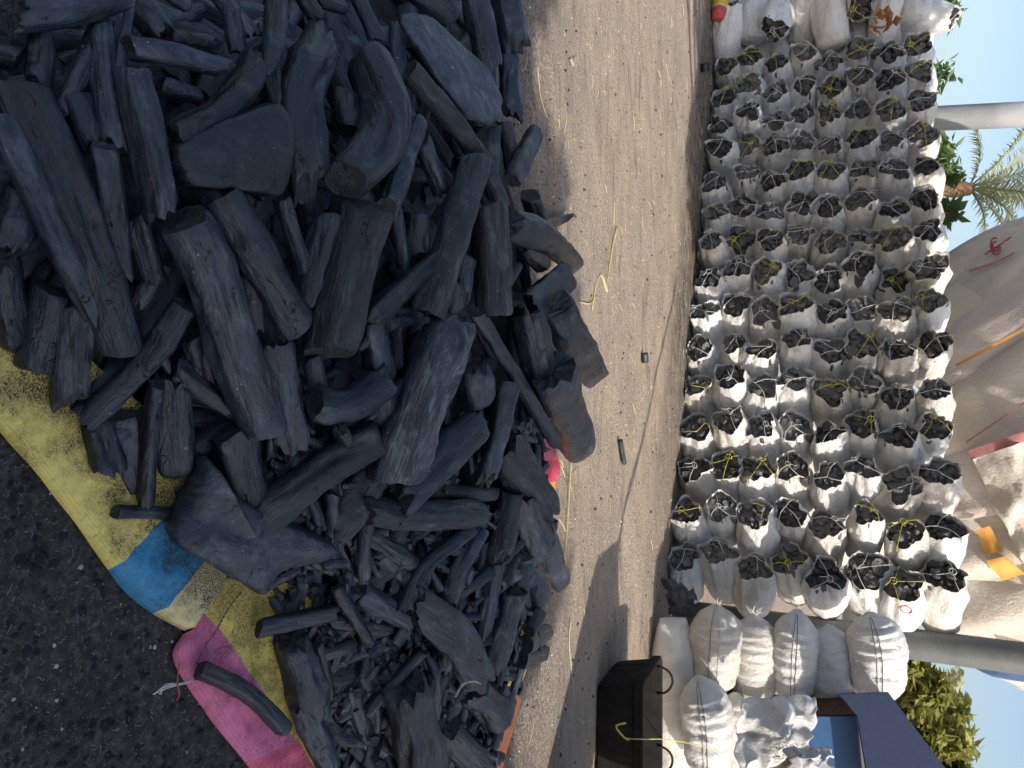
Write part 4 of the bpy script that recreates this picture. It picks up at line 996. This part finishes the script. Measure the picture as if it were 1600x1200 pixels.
for ia in range(-8, 9):
    for ib in range(-4, 4):
        a0, b0 = ia*da, (ib+.37*(ia % 3))*db; G = 13; v = []; ok = 0
        for i in range(G):
            for j in range(G):
                u, t = i/(G-1), j/(G-1); a_, b_ = a0+da*u, b0+db*t
                ph = a_*ca_-b_*sa_; ps = a_*sa_+b_*ca_
                ok += (abs(ph) < 1.75 and -1.15 < ps < 1.3)
                puff = .06*(math.sin(math.pi*u)*math.sin(math.pi*t))**.6-.012*((i in (0, G-1)) or (j in (0, G-1)))
                v.append(cover_pt(max(-1.9, min(1.9, ph)), max(-1.35, min(1.5, ps)), puff)-co)
        if ok < G*G*.5: continue
        f = [(i*G+j, (i+1)*G+j, (i+1)*G+j+1, i*G+j+1) for i in range(G-1) for j in range(G-1)]
        o = link('cloth_panel', mesh('cloth_panel', v, f, PM[rc.randrange(5)]), cov)
mb = MB()                                                            # plain skirt from the bulge down to the ground
sk = [(cover_pt(-1.8+3.6*k/40, -.95)-co) for k in range(41)]
v = [Vector((p.x, p.y, p.z-(p.z-.02)*j/6)) for p in sk for j in range(7)]
f = [(k*7+j, (k+1)*7+j, (k+1)*7+j+1, k*7+j+1) for k in range(40) for j in range(6)]
link('skirt', mesh('skirt', v, f, PM[1]), cov)
def patch(name, quad, mat, out=.075, n=14, rip=.02, seed=1):
    v = []
    for i in range(n):
        for j in range(n):
            u, t = i/(n-1), j/(n-1)
            x = (quad[0][0]*(1-u)+quad[1][0]*u)*(1-t)+(quad[3][0]*(1-u)+quad[2][0]*u)*t
            y = (quad[0][1]*(1-u)+quad[1][1]*u)*(1-t)+(quad[3][1]*(1-u)+quad[2][1]*u)*t
            p = cover_hit(x, y, out); v.append(p+Vector((0, -1, 0))*rip*(1+2*nz(p.x*3+seed, p.z*6, seed)+nz(p.x*9, p.z*14, seed))-co)
    f = [(i*n+j, (i+1)*n+j, (i+1)*n+j+1, i*n+j+1) for i in range(n-1) for j in range(n-1)]
    return link(name, mesh(name, v, f, mat), cov)
REDC = plain('faded_red_cloth', (0.50, 0.22, 0.22), .7); ORC = plain('orange_cloth', (0.72, 0.36, 0.09), .7, .15, 6)
patch('white_sheet', [(1526, 716), (1680, 662), (1680, 1000), (1590, 850)], PM[1], .10, 26, .035, 4)
patch('red_band', [(1522, 704), (1680, 648), (1680, 664), (1525, 717)], REDC, .12, 14, .005)
patch('orange_patch', [(1532, 822), (1552, 816), (1572, 852), (1546, 856)], ORC, .12, 10, .01)
patch('orange_patch', [(1550, 864), (1576, 858), (1604, 890), (1570, 900)], ORC, .12, 10, .01)
patch('red_seam', [(1516, 690), (1680, 578), (1680, 581), (1516, 693)], REDC, .085, 12, .004)
patch('red_seam', [(1470, 468), (1488, 440), (1490, 444), (1473, 486)], REDC, .09, 8, .004)
patch('red_stripe', [(1520, 430), (1590, 405), (1591, 408), (1521, 434)], REDC, .085, 10, .004)
patch('yellow_seam', [(1500, 572), (1680, 482), (1680, 485), (1501, 576)], ORC, .085, 12, .004)
BLC = plain('blue_cloth', (0.10, 0.16, 0.34), .7)
patch('blue_strip', [(1490, 1012), (1680, 1026), (1680, 1052), (1560, 1040)], BLC, .09, 10, .01)
mb = MB()                                                            # faded red stamp
for rr_ in (11, 6):
    mb.tube([cover_hit(1562+rr_*.6*math.cos(k*.42), 397+rr_*math.sin(k*.42), .10)-co for k in range(13)], .012, 4)
for k in range(5): mb.tube([cover_hit(1546+k*8, 409-k*5, .10)-co, cover_hit(1553+k*8, 404-k*5, .10)-co], .014, 4)
link('red_stamp', mb.mesh('red_stamp', M['red_print']), cov)

# ------------------------------------------------------------------ trees
def leaf(mb, p, L, wd, rnd):
    d = Vector((rnd.gauss(0, 1), rnd.gauss(0, 1), rnd.gauss(-.25, .7))).normalized(); s_ = d.orthogonal().normalized(); s_ = Quaternion(d, rnd.uniform(0, 6.28)) @ s_; u = d.cross(s_)
    v = [p, p+d*L*.4+s_*wd+u*wd*.3, p+d*L, p+d*L*.4-s_*wd+u*wd*.3, p+d*L*.45]
    mb.add(v, [(0, 1, 4), (1, 2, 4), (2, 3, 4), (3, 0, 4)])
def tree(name, label, base, clumps, nleaf, L, lm, bm, trunk_r, seed, top=None):
    rnd = random.Random(seed); base = Vector(base); o = empty(name, base); tag(o, label, 'tree')
    top = Vector(top) if top else sum((Vector(c[0]) for c in clumps), Vector())/len(clumps)-Vector((0, 0, .3))
    mb = MB(); mid = base.lerp(top, .5)+Vector((rnd.uniform(-.1, .1), rnd.uniform(-.1, .1), 0))
    mb.tube([p-base for p in catmull([base, mid, top], 12)], [trunk_r*(1-.5*k/11) for k in range(12)], 12)
    link('trunk', mb.mesh('trunk', bm), o)
    mb = MB(); mc = MB()
    for c, rad in clumps:
        c = Vector(c); rv = Vector(rad) if not isinstance(rad, (int, float)) else Vector((rad, rad, rad))
        st = base.lerp(top, rnd.uniform(.7, 1))
        mb.tube([p-base for p in catmull([st, st.lerp(c, .5)+Vector((0, 0, rnd.uniform(-.1, .25))), c], 8)], [trunk_r*.32*(1-.7*k/7) for k in range(8)], 7)
        vol = rv.x*rv.y*rv.z
        nt_ = max(6, int(14*vol**(1/3)))
        for tw in range(nt_):
            d = Vector((rnd.gauss(0, 1), rnd.gauss(0, 1), rnd.gauss(0, 1))).normalized()*rnd.random()**.4
            e = c+Vector((d.x*rv.x, d.y*rv.y, d.z*rv.z)); mb.tube([c-base, c.lerp(e, .5)-base+Vector((0, 0, .03)), e-base], [.012, .008, .003], 4)
            for _ in range(int(nleaf/len(clumps)/nt_)):
                q = c.lerp(e, rnd.random()**.5)+Vector((rnd.gauss(0, .35), rnd.gauss(0, .35), rnd.gauss(0, .35)))*(vol**(1/3))*.42
                leaf(mc, q-base, L*rnd.uniform(.6, 1.2), L*rnd.uniform(.16, .26), rnd)
    link('branches', mb.mesh('branches', bm), o)
    c = link('crown', mc.mesh('crown', lm, False), o); return o
tree('leafy_tree', 'green leafy tree peeking over the left end of the sack wall', (-3.2, 10.9, 0), [(at_y(1462, 22, 10.6), .26), (at_y(1462, 228, 10.7), .28), (at_y(1462, 270, 10.7), .25), (at_y(1466, 325, 10.7), .28), (at_y(1460, 372, 10.8), .30), (at_y(1440, 130, 10.9), .35)], 2300, .17, M['leaf'], M['bark'], .09, 3)
tree('olive_shrub', 'yellow-green bush behind the blue box', (4.3, 8.9, 0), [(at_y(x, y, 8.7+.2*(k % 3)), .30) for k, (x, y) in enumerate([(1405, 1045), (1440, 1055), (1420, 1095), (1460, 1090), (1440, 1135), (1475, 1130), (1480, 1165), (1490, 1195), (1455, 1180), (1500, 1230), (1410, 1140)])], 7500, .15, M['leaf_y'], M['bark'], .06, 4)
tree('shade_tree', 'broad tree overhanging the lane out of the picture, dappling the far sacks', (-3.9, 3.6, 0),
     [((2.75-4.9*(k/27)+.35*math.sin(k*5.1), 4.45+2.55*(k/27)+.45*math.cos(k*3.7), 4.55+.35*math.sin(k*2.3)), (.50, .50, .38)) for k in range(28)]+[((1.9-4.3*(k/13)+.2*math.sin(k*3.3), 4.1+2.25*(k/13)+.25*math.cos(k*2.7), 4.5+.3*math.sin(k*1.9)), (.45, .36, .34)) for k in range(14)], 21000, .17, M['leaf'], M['bark'], .17, 9, top=(-1.6, 5.4, 4.2))
def frond(o, base, d, L, droop, mat, nl=46, lw=.35, rr=.018, seed=0):
    rnd = random.Random(seed); mb = MB(); d = Vector(d).normalized(); pts = [base+d*L*t-Vector((0, 0, droop*L*t*t)) for t in [k/16 for k in range(17)]]
    mb.tube(pts, [rr*(1-.85*k/16) for k in range(17)], 5)
    path = catmull(pts, nl)
    for k in range(4, nl):
        t = (path[min(k+1, nl-1)]-path[k-1]).normalized(); s_ = t.cross(Vector((0, 0, 1))).normalized(); u = k/nl; ll = lw*math.sin(math.pi*min(1, u*.86+.14))**.7
        for sg in (-1, 1):
            e = path[k]+(t*.55+s_*sg*.8+Vector((0, 0, rnd.uniform(-.45, -.05))))*ll*rnd.uniform(.75, 1.1); m_ = path[k].lerp(e, .5)+Vector((0, 0, .03*L)); wv = t*.014
            mb.add([path[k]-wv, path[k]+wv, m_+wv, m_-wv, e], [(0, 1, 2, 3), (3, 2, 4)])
    link('frond', mb.mesh('frond', mat, False), o)
pt_ = at_y(1518, 293, 15); palm = empty('palm_tree', (pt_.x-.1, 15, 0)); tag(palm, 'palm tree with orange-brown trunk rising behind the sack wall', 'tree'); tp = pt_-palm.location
mb = MB(); mb.tube([Vector((0, 0, 0)).lerp(tp, k/14)+Vector((.03*math.sin(k), 0, 0)) for k in range(15)], [.16-.004*k+.008*(k % 2) for k in range(13)]+[.15, .10], 14); link('trunk', mb.mesh('trunk', M['palm_bark']), palm)
for k, (dx, dy, dz, L, dr) in enumerate([(-.75, -.2, 1, 1.9, .35), (-.15, -.3, 1, 1.9, .12), (.35, -.2, 1, 2.0, .25), (.75, 0, .8, 2.0, .45), (.9, -.4, .55, 1.7, .5), (-.45, .5, 1, 1.9, .3), (.1, .5, 1, 2.0, .2), (.6, -.5, .9, 1.9, .5), (-.95, .1, .55, 1.6, .55), (.3, -.6, 1, 1.8, .3)]):
    frond(palm, tp+Vector((0, 0, -.05)), (dx, dy, dz), L, dr, M['frond'], seed=k)
p2 = at_y(1478, 1092, 9.6); palm2 = empty('young_palm', (p2.x, 9.6, 0)); tag(palm2, 'tuft of young palm fronds sticking up from the yellow-green bush', 'tree'); t2 = p2-palm2.location-Vector((0, 0, .25))
mb = MB(); mb.tube([Vector((0, 0, 0)), t2*.5, t2], [.07, .06, .05], 10); link('trunk', mb.mesh('trunk', M['palm_bark']), palm2)
for k in range(7): frond(palm2, t2, (math.cos(k*.9)*.6, math.sin(k*.9)*.4, 1), .75, .35, M['frond'], 30, .2, .01, 50+k)

# ------------------------------------------------------------------ unseen building added behind the viewer to shade the heap
bd = empty('added_shade_building', (4, -2, 0)); tag(bd, 'plain two-storey building added unseen behind the viewer to shade the heap', 'building'); bd.rotation_euler.z = -0.075
def bpt(name, c, dim, mat):
    mb = MB(); mb.box(c, dim); return link(name, mb.mesh(name, mat, False), bd)
BW = plain('white_render', (.78, .77, .74), .9, .12, 3, .2)  # added wall kept white to bounce light onto the shaded heap
bpt('wall', (.6, -2.5, 3.2), (8.6, 5, 6.4), BW); bpt('parapet', (.6, -2.5, 6.48), (8.8, 5.2, .16), plain('concrete_coping', (.36, .35, .33), .9))
for k in range(3):
    wn_ = bpt('window', (-2.2+2.8*k, .02, 4.6), (1.3, .06, 1.3), plain('dark_glass', (.03, .035, .04), .15)); mb = MB(); mb.box((-2.2+2.8*k, .06, 3.9), (1.5, .16, .08)); link('sill', mb.mesh('sill', BW, False), wn_)
    bpt('shutter', (-2.2+2.8*k, .03, 1.35), (2.4, .08, 2.7), M['blue_steel'])
tree('shadow_edge_tree', 'unseen leafy tree added by the building behind the viewer to break its shadow edge', (2.4, -1.3, 0), [((2.2+.62*k+.3*math.sin(k*3), -1.55+.2*math.cos(k*2.2)-.05*k, 6.35+.28*math.sin(k*1.7)), (.42, .42, .36)) for k in range(9)], 6500, .16, M['leaf'], M['bark'], .12, 17, top=(3.6, -1.6, 5.6))  # tree added out of view to roughen the building's shadow edge
cb = empty('added_shade_cabinet', (2.62, 3.62, 0)); tag(cb, 'unseen grey steel cabinet added beside the lane to enlarge the shadow by the tub', 'cabinet')  # unseen cabinet, added to enlarge the ground shadow beside the tub
for nm, cc_, dm_, mt_ in (('carcass', (0, 0, .75), (.62, .5, 1.42), 'pole_grey'), ('door', (-.155, -.262, .75), (.29, .02, 1.34), 'pole_light'), ('door', (.155, -.262, .75), (.29, .02, 1.34), 'pole_light'), ('plinth', (0, 0, .02), (.58, .46, .04), 'black_rubber')):
    mb = MB(); mb.box(cc_, dm_); link(nm, mb.mesh(nm, M[mt_], False), cb)
tp_ = empty('thin_post', (2.8, 3.42, 0)); tag(tp_, 'thin steel post beside the lane, unseen, added for its line of shadow', 'post')  # unseen post, added to cast the thin shadow line across the lane
mb = MB(); mb.tube([Vector((0, 0, 0)), Vector((0, 0, 4.4))], [.03, .02], 10); link('shaft', mb.mesh('shaft', M['pole_grey']), tp_)
mb = MB(); mb.tube([Vector((0, 0, 0)), Vector((0, 0, .03))], .08, 12); link('foot', mb.mesh('foot', M['pole_grey']), tp_)

# ------------------------------------------------------------------ small things on the lane and the sacks
def stalk(px, r, mat, label, name='straw_stalk', cat='straw', dz=.006, taper=True):
    P = [at_z(x, y, .004)+Vector((0, 0, dz)) for x, y in px]; mb = MB(); pp = catmull(P, 14)
    mb.tube(pp, [r*(1-.5*k/13 if taper else 1) for k in range(14)], 6); c = P[0].copy(); mb.v = [p-c for p in mb.v]
    o = link(name, mb.mesh(name, mat), None, c); tag(o, label, cat); return o
stalk([(963, 355), (955, 390), (948, 440)], .007, M['straw'], 'longest straight yellow straw on the sunlit lane, middle height')
stalk([(947, 455), (938, 430), (930, 445), (924, 485)], .008, M['straw'], 'bent thick yellow straw right of the pile rim')
stalk([(905, 472), (920, 474), (932, 462)], .006, M['straw'], 'short yellow straw touching the bent thick one')
stalk([(838, 105), (843, 150), (853, 185)], .004, M['straw'], 'thin yellow stalk on the shaded lane edge near the top')
stalk([(890, 92), (894, 102), (898, 88)], .012, M['fibre'], 'small white curl of husk near the top of the lane')
stalk([(898, 610), (893, 690), (887, 790), (882, 860), (872, 910)], .004, M['straw'], 'long fine yellow thread lying along the lane below the round-ended log')
stalk([(890, 965), (888, 1010), (894, 1070), (892, 1110)], .004, M['straw'], 'yellow twine scrap on the lane beside the rubber tub shadow')
stalk([(966, 688), (972, 724)], .018, M['char_bark'], 'small dark twig lying alone on the sunlit lane', 'twig', 'twig', .015, False)
stalk([(1095, 100), (1096, 112)], .05, M['char'], 'lone black lump near the wall foot at the top of the lane', 'charcoal_lump', 'charcoal', .04, False)
stalk([(1003, 552), (1004, 566)], .03, M['char'], 'lone dark pebble-sized charcoal bit on the lane, middle height', 'charcoal_lump', 'charcoal', .02, False)
stalk([(526, 1055), (540, 1038), (560, 1034), (575, 1038)], .004, M['fibre'], 'curved pale wood shaving among the lower charcoal pieces', 'wood_shaving', 'shaving', .40)
# a printed sack at the wall foot, far end
g = WR+WD*6.35+WN*.36
v, f, lc, PP = tubular('x', [g+Vector((0, 0, .09))-WD*.28, g+Vector((0, 0, .09)), g+Vector((0, 0, .09))+WD*.5], [.07, .085, .09, .09, .085, .07], None, seed=2)
s = NT('printed_sack'); sx = s.n('SeparateXYZ', {0: s.coord('lc')})
bc = s.ramp(sx.outputs[2], [(0, (0.5, 0.07, 0.06)), (0.24, (0.6, 0.5, 0.4)), (0.30, (0.7, 0.42, 0.03)), (0.5, (0.42, 0.05, 0.05)), (0.72, (0.1, 0.05, 0.05))], 'CONSTANT'); s.fin(bc, .5)
tag(link('printed_sack', mesh('printed_sack', [p-g for p in v], f, s.m, True, lc), None, g), 'red and yellow printed sack at the foot of the wall, top of the photo', 'sack')
bc = empty('dry_leaf_bunch', at_y(1380, 36, 8.7)); tag(bc, 'bunch of dry brown leaves covering a sack mouth, top of the wall', 'leaves')
rb = random.Random(8)
for k in range(12):
    mb = MB(); a = k*.55+rb.uniform(-.3, .3); dv = Vector((math.cos(a)*.8, -.45-rb.random()*.4, math.sin(a)*.8)).normalized(); n_ = dv.cross(Vector((rb.uniform(-.5, .5), 1, rb.uniform(-.5, .5)))).normalized(); q = Vector((math.cos(a), 0, math.sin(a)))*rb.uniform(.02, .09)
    mb.add([q, q+dv*.04+n_*.055, q+dv*.10+Vector((0, -.02, 0)), q+dv*.04-n_*.055, q+dv*.05+Vector((0, -.03, 0))], [(0, 1, 4), (1, 2, 4), (2, 3, 4), (3, 0, 4)]); link('leaf', mb.mesh('leaf', M['dry_leaf'], False), bc)

# a faded red ring printed on one sack of the nearest column
bpy.context.view_layer.update(); dg = bpy.context.evaluated_depsgraph_get()
ringp = []; owner = None
for cx_, cy_ in ((1416, 944), (1416, 952), (1416, 936), (1400, 944), (1430, 940), (1390, 952), (1440, 930), (1460, 945)):
    ringp = []; owner = None
    for k in range(25):
        t = k/24*6.283; rd = ray(cx_+9*math.cos(t), cy_+5.5*math.sin(t)+2*math.cos(t)).normalized()
        okh, loc, nrm, ix, ob, _ = sc.ray_cast(dg, Vector((0, 0, EYE)), rd)
        if okh and ob.name.startswith('sack_body') and ob.parent and ob.parent.name.startswith('charcoal_sack') and (owner is None or ob.parent.name == owner.name): owner = ob.parent; ringp.append(loc+nrm*.003)
    if len(ringp) == 25: break
if owner is not None and len(ringp) > 22:
    inv = owner.matrix_world.inverted(); mb = MB(); mb.tube([inv@p for p in ringp], .0035, 5); link('red_ring_print', mb.mesh('red_ring_print', M['red_print']), owner)
